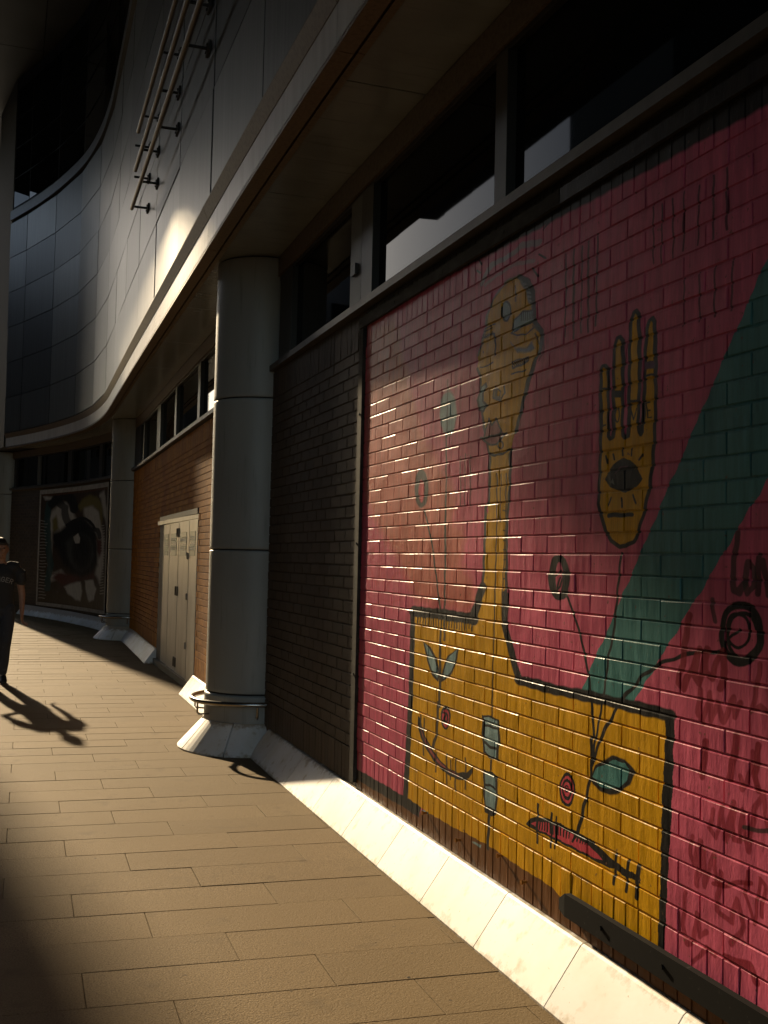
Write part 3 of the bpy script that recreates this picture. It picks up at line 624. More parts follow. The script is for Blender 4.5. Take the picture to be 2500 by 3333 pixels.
# ------------------------------------------------------------------ plan of the facade
PW = [(2.058, -12), (2.058, 0), (2.058, 6), (2.085, 9), (2.12, 12), (2.15, 14.4), (2.18, 16.2), (2.21, 18), (2.225, 19.5), (2.16, 21), (1.98, 22.5), (1.64, 24), (1.19, 25.5), (.63, 27), (.05, 28.4), (-.35, 29.2)]
def catmull(P, n=24):
    L = [P[0]]+P+[(2*P[-1][0]-P[-2][0], 2*P[-1][1]-P[-2][1])]; out = []
    for i in range(len(P)-1):
        for k in range(n):
            t = k/n; a, b, c, d = L[i:i+4]
            out.append(tuple(.5*(2*q+(-p+r)*t+(2*p-5*q+4*r-s)*t*t+(-p+3*q-3*r+s)*t**3) for p, q, r, s in zip(a, b, c, d)))
    return out+[P[-1]]
PP = np.array(catmull(PW)); UU = np.r_[0, np.cumsum(np.hypot(*np.diff(PP, axis=0).T))]-12.0
UEND = float(UU[-1])
def at(u, off=0.0, z=0.0):
    u = min(max(u, -12), UEND); i = min(max(int(np.searchsorted(UU, u)), 1), len(UU)-1)
    f = (u-UU[i-1])/(UU[i]-UU[i-1]); p = PP[i-1]*(1-f)+PP[i]*f
    def tan(k):
        d = PP[min(k+6, len(PP)-1)]-PP[max(k-6, 0)]; return d/np.hypot(*d)
    t = tan(i-1)*(1-f)+tan(i)*f; t /= np.hypot(*t)
    return Vector((p[0]-t[1]*off, p[1]+t[0]*off, z))
UC = next(u for u in [UEND-.02*k for k in range(200)] if at(u, .64).x > -.10)
def u_at_y(y): return float(np.interp(y, PP[:, 1], UU))
def gz(y): return max(0.0, y-16.0)*.0095
def sweep(mb, prof, u0, u1, step=.4, caps=True, smooth=False):
    n = max(1, int(math.ceil((u1-u0)/step))); rings = [[at(u0+(u1-u0)*i/n, o, z) for (o, z) in prof] for i in range(n+1)]
    return mb.rings(rings, True, caps, smooth)

# ------------------------------------------------------------------ ground and pavement
g = MB()
rows_y = [-900, -60, 16, 30, 60, 900]
g.rings([[(-900, y, gz(min(y, 60))-.035), (900, y, gz(min(y, 60))-.035)] for y in rows_y], closed=False, caps=False)
tag(g.build('ground', M_earth), kind='structure')
pav = MB()
ys = [-14, 16, 32, 34]
pav.rings([[(-14, y, gz(y)-.012), (2.6, y, gz(y)-.012)] for y in ys], closed=False, caps=False)
pavement = tag(pav.build('pavement', M_joint), kind='structure')
PV, PU = .328, .906
def slab_mesh(k):
    r_ = random.Random(k); gpx, gpy = .0013, .0013; b = .0018; lx, ly = PU-gpx*2, PV-gpy*2; mb = MB()
    def pt(u, v, z): return (u+.018*v, v-.07*u, z)
    def ring(i, z): return [pt(i, i, z), pt(lx-i, i, z), pt(lx-i, ly-i, z), pt(i, ly-i, z)]
    h = [r_.uniform(-.0012, .0012) for _ in range(4)]
    top = [(p[0], p[1], p[2]+h[i]) for i, p in enumerate(ring(b, .0))]
    mid = [(p[0], p[1], p[2]+h[i]) for i, p in enumerate(ring(0, -b))]
    mb.rings([ring(0, -.018), mid, top], True, False); mb.add(top, [(0, 1, 2, 3)])
    return mb
slabs = [slab_mesh(k) for k in range(8)]; slab_me = [s.mesh('paving_slab') for s in slabs]
cells = []
for k in range(-14, 82):
    v0 = 5.257+PV*k
    for j in range(-10, 5):
        u0 = (-.044-.302*k) % PU+PU*(j-1)
        x, y = u0+.018*v0+.0035, v0-.07*u0+.0032
        if y < -1.5 or y > 31.5 or x < -6 or x > 2.35: continue
        if x > 1.96 and y < 12: continue
        c = proj((x+.45, y+.14, gz(y))); vis = -150 < c[0] < 2650 and -100 < c[1] < 3500
        ax, bx, cx = proj((x, y, gz(y))), proj((x+.9, y-.06, gz(y))), proj((x, y+.33, gz(y)))
        area = abs((bx[0]-ax[0])*(cx[1]-ax[1])-(bx[1]-ax[1])*(cx[0]-ax[0])) if vis else 0
        if x+.9 > 2.06 and y < 20: area *= .2
        cells.append((area, x, y))
cells.sort(reverse=True)
rest = MB()
for n, (a, x, y) in enumerate(cells):
    z = gz(y)+rnd.uniform(-.001, .001)
    if n < 300 and a > 0:
        link('paving_slab', slab_me[n % 8], M_slab, pavement, (x, y, z))
    else:
        s = slabs[n % 8]; rest.add([(p[0]+x, p[1]+y, p[2]+z) for p in s.v], s.f)
tag(rest.build('paving', M_slab, pavement), kind='stuff')

# ------------------------------------------------------------------ bricks
def brick_mesh(L, H, seed, bev=1.0):
    """front face towards -X, lying along +Y and up +Z from the origin"""
    r_ = random.Random(seed); mb = MB()
    tz, bz, ey = r_.uniform(.0016, .0046), r_.uniform(.0012, .003), r_.uniform(.0010, .0022)
    def ring(k, d, j=0):
        j_ = lambda: r_.uniform(-j, j)
        y0_, y1_, z0_, z1_ = ey*k, L-ey*k, bz*k, H-tz*k
        return [(d+j_(), y0_+j_(), z0_+j_()), (d+j_(), y1_+j_(), z0_+j_()), (d+j_(), y1_+j_(), z1_+j_()), (d+j_(), y0_+j_(), z1_+j_())]
    rs_ = [ring(0, .014), ring(0, .0036*bev, .0005), ring(.32, .0013*bev, .0005), ring(1.0, 0, .0008)]
    mb.rings([r2[::-1] for r2 in rs_], True, False); f = rs_[-1]
    mb.add(f, [(3, 2, 1, 0)]); return mb
def brick_set(name, L, H, n=14, bev=1.0):
    a = [brick_mesh(L, H, 100*n+k+int(L*999), bev) for k in range(n)]
    return a, [q.mesh(name) for q in a]
G = .0075
STR, STR_m = brick_set('brick', .225-G+.001, .075-G+.001)
SOL, SOL_m = brick_set('brick', .075-G+.001, .221-G)
HAF, HAF_m = brick_set('brick', .1125-G, .075-G+.001)
def visible_area(x, y, z, L, H):
    a, b, c = proj((x, y, z)), proj((x, y+L, z)), proj((x, y, z+H)); m_ = proj((x, y+L/2, z+H/2))
    if not (-20 < m_[0] < 2520 and -20 < m_[1] < 3353): return 0
    return abs((b[0]-a[0])*(c[1]-a[1])-(b[1]-a[1])*(c[0]-a[0]))
def lay(wall, items, material, limit=300, hidden=lambda x, y, z: False, name='brick'):
    """items: (x, y, z, set, meshes, L, H)"""
    sc_ = []
    for it in items:
        x, y, z = it[:3]; sc_.append((0 if hidden(x, y, z) else visible_area(x, y, z, it[5], it[6]), it))
    sc_.sort(key=lambda q: -q[0]); rest_ = MB()
    for n, (a, it) in enumerate(sc_):
        x, y, z, S, SM, L_, H_ = it; k = rnd.randrange(len(S)); dx = rnd.uniform(-.0011, .0011)
        if n < limit and a > 0: link(name, SM[k], material, wall, (x+dx, y, z)).rotation_euler = (rnd.uniform(-.005, .005), rnd.uniform(-.006, .006), rnd.uniform(-.004, .004))
        else: rest_.add([(p[0]+x+dx, p[1]+y, p[2]+z) for p in S[k].v], S[k].f)
    if rest_.v: tag(rest_.build('brickwork', material, wall), kind='stuff')

# bay with the mural
ROW0 = .441
mural = thing('brick_wall', 'brick wall painted with a pink, ochre and teal mural of faces and a hand', 'wall', (2.058, 4.2, 0))
bed = MB(); bed.box(2.0622, 2.45, -10, 6.155, -.05, 3.15); bed.build('mortar_bed', M_paint, mural)
bed2 = MB(); bed2.box(2.070, 2.45, 6.16, 9.0, -.05, 3.15); bed2.build('mortar_bed', M_mortar, mural)
it = []; dk = []
for r_ in range(33):
    z = ROW0+.075*r_+G/2; ph = 6.048-(.1125 if r_ % 2 else 0)
    n = 1
    while ph-.225*n > .7: it.append((2.058, ph-.225*n+G/2, z, STR, STR_m, .22, .07)); n += 1
    if r_ % 2 == 0: it.append((2.058, 6.048+G/2, z, HAF, HAF_m, .11, .07))
    else: it.append((2.058, 5.9355+G/2, z, STR, STR_m, .22, .07))
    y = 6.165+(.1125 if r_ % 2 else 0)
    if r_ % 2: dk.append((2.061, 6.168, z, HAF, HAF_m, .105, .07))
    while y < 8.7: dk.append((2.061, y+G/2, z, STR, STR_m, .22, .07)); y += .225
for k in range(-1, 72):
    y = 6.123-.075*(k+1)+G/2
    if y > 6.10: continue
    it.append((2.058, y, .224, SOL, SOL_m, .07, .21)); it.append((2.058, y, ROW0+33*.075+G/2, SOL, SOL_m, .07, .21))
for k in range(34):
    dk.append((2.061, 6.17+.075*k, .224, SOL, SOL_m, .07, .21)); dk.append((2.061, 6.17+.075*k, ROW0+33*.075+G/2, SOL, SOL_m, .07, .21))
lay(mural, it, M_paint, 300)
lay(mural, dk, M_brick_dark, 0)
tr = MB(); tr.box(2.040, 2.0525, 6.165, 6.238, .25, 3.03); tr.box(2.052, 2.064, 6.165, 6.185, .25, 3.03); tr.build('edge_strip', M_trim, mural)
tr = MB(); tr.box(2.036, 2.0525, 3.7, 6.238, 3.036, 3.098); a_ = tr.build('edge_strip', M_trim, mural)
tr = MB(); tr.box(2.0362, 2.0525, .6, 3.695, 3.036, 3.098); tr.build('edge_strip', M_paint, mural)
for (y, z) in [(6.21, 3.067), (6.2, 2.5), (6.2, 1.7), (6.2, .9), (5.6, 3.067), (4.9, 3.067), (4.2, 3.067)]:
    s_ = MB(); s_.tube([(2.042, y, z), (2.033, y, z)], .008, 8); s_.build('screw', M_seam, a_)
for (y, z) in [(5.02, .33), (4.16, .345), (3.93, .30), (4.6, .30)]:
    s_ = MB(); s_.tube([(2.066, y, z), (2.038, y, z)], .0055, 8); s_.tube([(2.040, y, z), (2.032, y, z)], .010, 8); s_.build('bolt', M_brick, mural)

# black bar low on the mural wall
bar = thing('rubbing_bar', 'black metal bar bolted low along the mural, one end cut at an angle', 'wall bar', (2.03, 2.6, .3))
b_ = MB(); pr_ = [(2.024, .282), (2.050, .282), (2.050, .366), (2.024, .366)]
b_.rings([[(x, .3, z) for x, z in pr_], [(x, 3.56, z) for x, z in pr_], [(2.030, 3.612, .294), (2.050, 3.612, .294), (2.050, 3.612, .334), (2.030, 3.612, .334)]])
b_.build('bar', M_black, bar)
for y in (3.3, 2.93, 2.2, 1.5):
    s_ = MB(); s_.tube([(2.026, y, .325), (2.016, y, .325)], .009, 8); s_.build('bolt', M_black, bar)

# bay with the folding door
bay2 = thing('brick_wall', 'bare orange brown brick wall around the grey folding door', 'wall', (2.13, 13, 0))
U0, U1 = 9.1, 20.2
b_ = MB(); sweep(b_, [(-.012, -.05), (-.012, 3.15), (-.4, 3.15), (-.4, -.05)], U0, U1, .5); b_.build('mortar_bed', M_mortar, bay2)
it = []; DY0, DY1, DZ = 12.40, 15.92, 2.10
for r_ in range(34):
    z = ROW0+.075*r_+G/2 if r_ < 33 else 0
    if r_ == 33: break
    y = 9.2+(.1125 if r_ % 2 else 0)
    while y < 20.0:
        if not (z < DZ and y+.225 > DY0-.01 and y < DY1): it.append((at(u_at_y(y+.11), 0).x, y+G/2, z, STR, STR_m, .22, .07))
        elif z < DZ and y < DY0-.12 and y+.225 > DY0: it.append((at(u_at_y(y+.11), 0).x, DY0-.118, z, HAF, HAF_m, .11, .07))
        y += .225
y = 9.2
while y < 20.0:
    x = at(u_at_y(y), 0).x
    if y < DY0-.07 or y > DY1: it.append((x, y, .224, SOL, SOL_m, .07, .21))
    it.append((x, y, ROW0+33*.075+G/2, SOL, SOL_m, .07, .21)); y += .075
BARE = {id(q): q.copy() for S_ in (STR_m, SOL_m, HAF_m) for q in S_}
for q in BARE.values(): q.materials.clear()
it = [(x, y, z, S_, [BARE[id(q)] for q in SM_], L_, H_) for (x, y, z, S_, SM_, L_, H_) in it]
lay(bay2, it, M_brick, 300, lambda x, y, z: y < 11.2)
it = MB(); sweep(it, [(.012, 2.100), (.012, 2.165), (-.02, 2.165), (-.02, 2.100)], u_at_y(DY0), u_at_y(DY1)); it.build('lintel', M_sill, bay2)

# curved bay with the eye painting
bay3 = thing('brick_wall', 'dim brown brick wall curving left behind the eye painting', 'wall', tuple(at(25)))
b_ = MB(); sweep(b_, [(-.012, -.05), (-.012, 3.15), (-.4, 3.15), (-.4, -.05)], 20.6, UEND-.05, .3); b_.build('mortar_bed', M_mortar, bay3)
b_ = MB()
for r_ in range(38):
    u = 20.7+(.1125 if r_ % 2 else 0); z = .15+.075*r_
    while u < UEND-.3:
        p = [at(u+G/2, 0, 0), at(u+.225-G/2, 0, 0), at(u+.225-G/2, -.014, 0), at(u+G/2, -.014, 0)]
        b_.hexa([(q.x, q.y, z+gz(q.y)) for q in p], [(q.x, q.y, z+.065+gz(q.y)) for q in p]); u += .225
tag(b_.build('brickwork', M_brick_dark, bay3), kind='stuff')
PU0, PU1, PZ0, PZ1 = 22.38, 26.80, .36, 3.09
pa, pb = at(PU0), at(PU1); pd = (pa-pb); pl = pd.length; pdn = pd/pl
eye_img = raster([(c, s, wy, wz, [q for q in fl]) for (c, s, wy, wz, fl) in EYE], (.060, .040, .026), 0, 1, 0, 1, 900, 'eye_paint')
M_eye, oc = painted('eye_paint', eye_img, (((pdn.x, pdn.y, 0), pb.x*pdn.x+pb.y*pdn.y, pl), ((0, 0, 1), PZ0, PZ1-PZ0)), .45, [((9, 9, 30), 4, .3, .006)])
finish_paint(M_eye, oc, .66)
panel = thing('wall_painting', 'dark painting of an eye framed in pale strips on the curved wall', 'painting', tuple(at(24.6, .02, .36)))
b_ = MB(); sweep(b_, [(.020, PZ0), (.020, PZ1), (.002, PZ1), (.002, PZ0)], PU0, PU1, .2); b_.build('canvas', M_eye, panel)
M_edge = mat('pale_border_paint', (.30, .29, .265), .6, noise=[((9, 9, 9), 4, (.2, .19, .17), .4, .7)])
for (u0, u1, z0, z1) in [(PU0, PU1, PZ1-.10, PZ1), (PU0, PU1, PZ0, PZ0+.075), (PU1-.075, PU1, PZ0+.08, PZ1-.105), (PU0, PU0+.06, PZ0+.08, PZ1-.105)]:
    b_ = MB(); sweep(b_, [(.029, z0), (.029, z1), (.0215, z1), (.0215, z0)], u0, u1, .2); b_.build('border_strip', M_edge, panel)

# ------------------------------------------------------------------ window strips
def win_strip(label, u0, u1, mulls, loc, wide=()):
    t = thing('window_strip', label, 'window', loc, 'window strips under the soffit')
    s = MB(); sweep(s, [(.055, 3.150), (.055, 3.196), (-.10, 3.205), (-.10, 3.150)], u0, u1); s.build('sill', M_sill, t)
    s = MB(); sweep(s, [(.0, 3.955), (.0, 4.115), (-.10, 4.115), (-.10, 3.955)], u0, u1); s.build('head_frame', M_ledge, t)
    s = MB(); sweep(s, [(-.018, 3.925), (-.018, 3.953), (-.09, 3.953), (-.09, 3.925)], u0, u1); s.build('head_frame', M_frame, t)
    s = MB(); sweep(s, [(-.018, 3.207), (-.018, 3.232), (-.09, 3.232), (-.09, 3.207)], u0, u1); s.build('sill_frame', M_frame, t)
    ed = [u0]
    for (a, b, mt) in mulls:
        s = MB(); sweep(s, [(-.004, 3.234), (-.004, 3.923), (-.08, 3.923), (-.08, 3.234)], a, b); s.build('mullion', mt, t); ed += [a, b]
    ed.append(u1); ed = [e for e in ed]
    for i in range(0, len(ed), 2):
        if ed[i+1]-ed[i] > .05:
            s = MB(); sweep(s, [(-.050, 3.234), (-.050, 3.923), (-.062, 3.923), (-.062, 3.234)], ed[i]+.004, ed[i+1]-.004); s.build('pane', M_glass, t)
    return t
w1 = win_strip('long window strip above the painted mural, dark glass with a pale reflection', -9.5, 8.62,
          [(.3, .42, M_frame), (2.25, 2.37, M_frame), (4.237, 4.356, M_frame), (6.09, 6.30, M_frame), (6.305, 6.53, M_post), (8.1, 8.5, M_frame)], (2.058, 3, 3.17))
s = MB(); s.box(2.040, 2.061, 6.36, 6.44, 3.42, 3.49); s.build('latch', M_frame, w1)
w2 = win_strip('window strip over the bare brick wall with four thin mullions', 9.36, 20.05,
          [(10.72, 10.84, M_frame), (12.56, 12.74, M_frame), (14.58, 14.76, M_frame), (16.40, 16.62, M_frame), (16.625, 16.84, M_post), (18.7, 18.85, M_frame), (19.2, 20.0, M_frame)], (2.13, 14, 3.17))
win_strip('window strip above the eye painting on the curved bay', 20.75, UEND-.1,
          [(20.8, 21.2, M_frame), (23.04, 23.25, M_frame), (25.05, 25.27, M_frame), (26.94, 27.06, M_post), (28.3, 28.42, M_frame)], tuple(at(25, 0, 3.17)))

# ------------------------------------------------------------------ soffit, fascia, cladding
fac = thing('upper_facade', 'overhanging upper facade of brushed grey metal panels sweeping to the left', 'facade', tuple(at(8, .6, 4.1)))
sj = [5.235+1.83*k for k in range(-9, 14)]+[UC]
sj = [-12.0]+[q for q in sj if -12 < q < UC-.2]
for a, b in zip(sj[:-1], sj[1:]):
    s = MB(); sweep(s, [(-.08, 4.121), (.452, 4.121), (.452, 4.135), (-.08, 4.135)], a+.005, b-.005, .6); s.build('soffit_panel', M_soffit, fac)
s = MB(); sweep(s, [(-.6, 4.137), (.60, 4.137), (.60, 4.40), (-.6, 4.40)], -12, UC, .6); s.build('soffit_backing', M_seam, fac)
fj = [q for q in [4.9+3.62*k for k in range(-5, 8)] if q < UC-.2]+[UC]; fj = [-12.0]+[q for q in fj if q > -12]
for a, b in zip(fj[:-1], fj[1:]):
    if b-a < .2: continue
    s = MB(); sweep(s, [(.456, 4.106), (.497, 4.106), (.497, 4.1365), (.456, 4.1365)], a+.003, b-.003, .6); s.build('soffit_trim', M_ledge, fac)
    s = MB(); sweep(s, [(.516, 4.098), (.612, 4.098), (.612, 4.122), (.604, 4.1365), (.516, 4.1365)], a+.003, b-.003, .6); s.build('soffit_trim', M_ledge, fac)
    s = MB(); sweep(s, [(.601, 4.1375), (.606, 4.1375), (.606, 4.338), (.601, 4.338)], a+.005, b-.005, .45); s.build('fascia_panel', M_fascia, fac)
    s = MB(); sweep(s, [(.601, 4.340), (.610, 4.340), (.655, 4.436), (.655, 4.446), (.601, 4.446)], a+.004, b-.004, .45); s.build('ledge', M_ledge, fac)
OFFC, Z0, DZR = .645, 4.455, .858
cj = [8.22+1.84*k for k in range(-10, 12)]; cj = [q for q in cj if -11.5 < q < UC-.3]+[UC]
s = MB(); sweep(s, [(.30, 4.45), (.620, 4.45), (.620, 13.2), (.30, 13.2)], -12, UC-.02, .6); s.build('cladding_backing', M_seam, fac)
def facet(mb, u0, u1, z0, z1, off, g0=.009, g1=.009, th=.02, rr=None):
    j0, j1 = (rr.uniform(-.004, .004), rr.uniform(-.004, .004)) if rr else (0, 0)
    a, b = at(u0+g0, off+j0), at(u1-g1, off+j1); c, d = at(u1-g1, off-th), at(u0+g0, off-th)
    mb.hexa([(q.x, q.y, z0) for q in (d, c, b, a)], [(q.x, q.y, z1) for q in (d, c, b, a)]); return mb
pm = []
for i, (a, b) in enumerate(zip(cj[:-1], cj[1:])):
    for r_ in range(6):
        z0 = Z0+DZR*r_+.008; z1 = Z0+DZR*(r_+1)-.008
        b_u = b if b < UC-.01 else UC+.02*r_
        wide = .024 if abs(a-8.22) < .1 else .009; wide1 = .024 if abs(b-8.22) < .1 else .009
        facet(MB(), a, b_u, z0, z1, OFFC, wide, wide1, .02, rnd).build('cladding_panel', M_panel, fac)
ZL = Z0+DZR*6
s = MB(); sweep(s, [(.58, ZL+.03), (.70, ZL+.05), (.70, ZL+.27), (.58, ZL+.34)], -12, UC, .45); s.build('gutter_band', M_frame, fac)
for i, (a, b) in enumerate(zip(cj[:-1], cj[1:])):
    if a < 7: continue
    for r_ in range(4):
        z0 = ZL+.36+.74*r_; facet(MB(), a, b, z0+.02, z0+.72, OFFC-.02, .02, .02, .012).build('window_pane', M_glass, fac)
q_ = [(-.10, 27.12), (-.478, 29.5), (1.2, 29.5), (1.2, 26.6), (.5, 27.0)]; n = len(q_); s = MB()  # added infill, slanted along the sun to close a light gap
s.add([(x, y, 4.14) for x, y in q_]+[(x, y, 13.2) for x, y in q_], [tuple(range(n)), tuple(range(2*n-1, n-1, -1))]+[(k, n+k, n+(k+1) % n, (k+1) % n) for k in range(n)]); s.build('end_infill', M_seam, fac)
# solid core of the building behind the bays
s = MB(); sweep(s, [(-.42, -.05), (-.42, 13.1), (-7, 13.1), (-7, -.05)], -12, 20, 2)
s.build('building_core', M_conc, fac)
s = MB(); sweep(s, [(-.42, -.05), (-.42, 13.1), (-2.2, 13.1), (-2.2, -.05)], 20.0, UEND-.5, .6); s.build('building_core', M_conc, fac)

# three conduits along the cladding
pip = thing('conduit_run', 'three brassy conduits on black brackets along the upper facade', 'pipes', tuple(at(9, .8, 5.75)))
for (ue, z, off) in [(12.75, 5.72, .845), (12.45, 6.08, .845), (12.25, 6.46, .845)]:
    s = MB(); n = 24; s.tube([at(-6+(ue+6)*i/n, off, z) for i in range(n+1)], .024, 10); pp_ = s.build('pipe', M_pipe, pip)
    for uj in (7.4, 3.2):
        s = MB(); s.tube([at(uj, off, z), at(uj+.09, off, z)], .030, 10); s.build('collar', M_pipe, pp_)
for u in (13.0-.35, 11.75, 10.15, 8.4, 6.4, 4.4, 2.4):
    for z in (5.74, 6.10, 6.48):
        s = MB(); a, b, c, d = at(u, .668, z), at(u+.16, .668, z), at(u+.16, .648, z), at(u, .648, z)
        s.hexa([(q.x, q.y, z-.042) for q in (d, c, b, a)], [(q.x, q.y, z+.042) for q in (d, c, b, a)])
        s.tube([at(u+.08, .66, z), at(u+.08, .83, z)], .014, 8); s.tube([at(u+.045, .668, z+.02), at(u+.045, .68, z+.02)], .012, 8); s.tube([at(u+.115, .668, z-.02), at(u+.115, .68, z-.02)], .012, 8)
        s.build('bracket', M_seam, pip)

# ------------------------------------------------------------------ columns
def ringpts(cx, cy, r, z, n, a0=0, a1=2*math.pi, closed=True):
    k = n if closed else n+1
    return [(cx+r*math.cos(a0+(a1-a0)*i/n), cy+r*math.sin(a0+(a1-a0)*i/n), z) for i in range(k)]
def column(label, cx, cy, group, top=4.121):
    z0 = gz(cy); t = thing('column', label, 'column', (cx, cy, z0), group)
    for (a, b) in [(.478, 1.652), (1.670, 2.922), (2.940, top-z0-.012)]:
        s = MB(); s.rings([ringpts(cx, cy, r2, z0+z2, 72) for r2, z2 in ((.388, a-.004), (.3985, a), (.400, a+.004), (.400, a+.03), (.400, b-.03), (.400, b-.004), (.3985, b), (.388, b+.004))], smooth=True); s.build('shaft_section', M_col, t)
    s = MB(); s.tube([(cx, cy, z0), (cx, cy, top-.001)], .384, 48); s.build('core', M_seam, t)
    s = MB(); s.rings([ringpts(cx, cy, r2, z0+z2, 72) for r2, z2 in ((.409, .236), (.409, .25), (.409, .44), (.409, .455), (.395, .462))], smooth=True); s.build('collar', M_col, t)
    n = 8
    for k in range(n):                             # sloping stones round the foot
        a0, a1 = 2*math.pi*k/n+.012+.2, 2*math.pi*(k+1)/n-.012+.2; m_ = 8
        lo = ringpts(cx, cy, .620, z0-.005, m_, a0, a1, False); lo2 = ringpts(cx, cy, .624, z0+.012, m_, a0, a1, False); up = ringpts(cx, cy, .418, z0+.236, m_, a0, a1, False); up2 = ringpts(cx, cy, .36, z0+.240, m_, a0, a1, False); inn = ringpts(cx, cy, .36, z0-.005, m_, a0, a1, False)
        s = MB(); rr = [lo, lo2, up, up2, inn]
        v = [q for r_ in rr for q in r_]; nn = m_+1
        s.add(v, [(i*nn+j, i*nn+j+1, (i+1)*nn+j+1, (i+1)*nn+j) for i in range(4) for j in range(m_)])
        s.add([r_[0] for r_ in rr], [(4, 3, 2, 1, 0)]); s.add([r_[-1] for r_ in rr], [(0, 1, 2, 3, 4)])
        s.build('base_stone', M_marble, t)
    s = MB(); N_ = 56; A0, A1 = R(95), R(270)
    s.tube([(cx+.515*math.cos(A0+(A1-A0)*i/N_), cy+.515*math.sin(A0+(A1-A0)*i/N_), z0+.405) for i in range(N_+1)], .021, 10); rg = s.build('guard_rail', M_steel, t)
    for an in (R(150), R(196), R(262)):
        c_, s_ = math.cos(an), math.sin(an); P_ = lambda r2, z: (cx+r2*c_, cy+r2*s_, z0+z)
        s = MB(); s.tube([P_(.515, .39), P_(.515, .305), P_(.505, .293), P_(.40, .290)], .008, 6); s.build('rail_bracket', M_steel, rg)
    return t
column('nearest grey column, beside the left edge of the pink mural', 2.05, 8.98, 'round columns along the facade')
column('middle grey column between the folding door and the eye painting', 2.235, 20.38, 'round columns along the facade')
column('farthest grey column, cut by the left edge behind the person', .05, 28.62, 'round columns along the facade')

# ------------------------------------------------------------------ sloping marble plinths
def plinth(label, u0, cuts, z_extra=lambda p: gz(p.y), endslope=None):
    t = thing('marble_plinth', label, 'plinth', tuple(at(cuts[0], .1)), 'sloping marble plinths along the wall foot')
    for a, b in zip(cuts[:-1], cuts[1:]):
        k = max(1, int((b-a)/.35)); rr = []
        for i in range(k+1):
            u = a+.003+(b-a-.006)*i/k; g_ = gz(at(u).y); j = 0
            pr = [(.170, -.01), (.172, .010), (.024, .212), (.014, .219), (-.006, .220), (-.006, -.01)]
            rr.append([at(u, o, z+g_) for (o, z) in pr])
        s = MB(); s.rings([q[::-1] for q in rr]); s.build('plinth_stone', M_marble, t)
    return t
plinth('sloping white marble plinth under the mural, blazing in the sun', 0, [8.42, 8.0, 7.27, 6.52, 5.885, 5.27, 4.66, 4.06, 3.45, 2.83, 2.2, 1.6, 1.0, .4, -.2, -.8, -1.4][::-1])
plinth('short sunlit marble plinth piece just beyond the nearest column', 0, [9.55, 10.6, 11.35, 12.0, 12.36])
plinth('short shaded marble plinth piece left of the folding door', 0, [15.98, 16.25, 16.75, 17.8, 18.7, 19.85])
plinth('dark plinth running below the eye painting', 0, [20.95+.95*k for k in range(8)])

# ------------------------------------------------------------------ folding door
door = thing('folding_door', 'grey metal four leaf folding door with green stickers', 'door', (2.16, 14, 0))
def xw(y): return at(u_at_y(y)).x
LV = [12.43, 13.08, 13.97, 14.86, 15.50]
s = MB(); s.box(xw(14)-.022, xw(14)+.08, 12.395, 15.93, -.02, .085); s.build('threshold', M_sill, door)
s = MB(); s.box(xw(14)-.012, xw(14)+.06, 12.40, 15.92, 2.045, 2.098); s.build('head_frame', M_door, door)
s = MB(); s.box(xw(15.7)-.003, xw(15.7)+.06, 15.52, 15.92, .087, 2.043); s.build('jamb', M_brick_dark, door)
for i, (a, b) in enumerate(zip(LV[:-1], LV[1:])):
    x = xw((a+b)/2)+.003; s = MB()
    s.box(x, x+.04, a+.006, b-.006, .09, 2.04)
    for yy in (a+.012, b-.052): s.box(x-.0035, x-.0004, yy, yy+.03, .10, 2.03)
    lf = s.build('leaf', M_door, door)
    ya, yb = a+(b-a)*.24, a+(b-a)*.80
    for q, (z0, z1, mt) in enumerate([(1.60, 1.665, M_green), (1.668, 1.725, M_pale), (1.728, 1.785, M_green), (1.788, 1.84, M_pale), (1.843, 1.90, M_green)]):
        s = MB(); s.box(x-.004, x-.0004, ya, yb, z0, z1); s.build('sticker', mt, lf)
    for q in range(3):
        s = MB(); z = 1.685+.06*q
        for w_ in range(5): s.box(x-.0056, x-.0043, ya+.03+w_*(yb-ya-.06)/5, ya+.03+(w_+.62)*(yb-ya-.06)/5, z+.004*((w_*7) % 3), z+.011+.004*((w_*7) % 3))
        s.build('print_line', M_fascia, lf)
for z in (1.90, 1.14, .22):
    for dy in (-.055, .055):
        s = MB(); x = xw(13.97); s.box(x-.018, x-.002, 13.97+dy-.03, 13.97+dy+.03, z-.06, z+.06); s.tube([(x-.02, 13.97+dy*.3, z-.05), (x-.02, 13.97+dy*.3, z+.05)], .008, 6); s.build('hinge', M_frame, door)
for z in (1.6, 1.1, .5):
    s = MB(); x = xw(13.08); s.tube([(x-.012, 13.08, z-.04), (x-.012, 13.08, z+.04)], .010, 6); s.build('hinge', M_door, door)

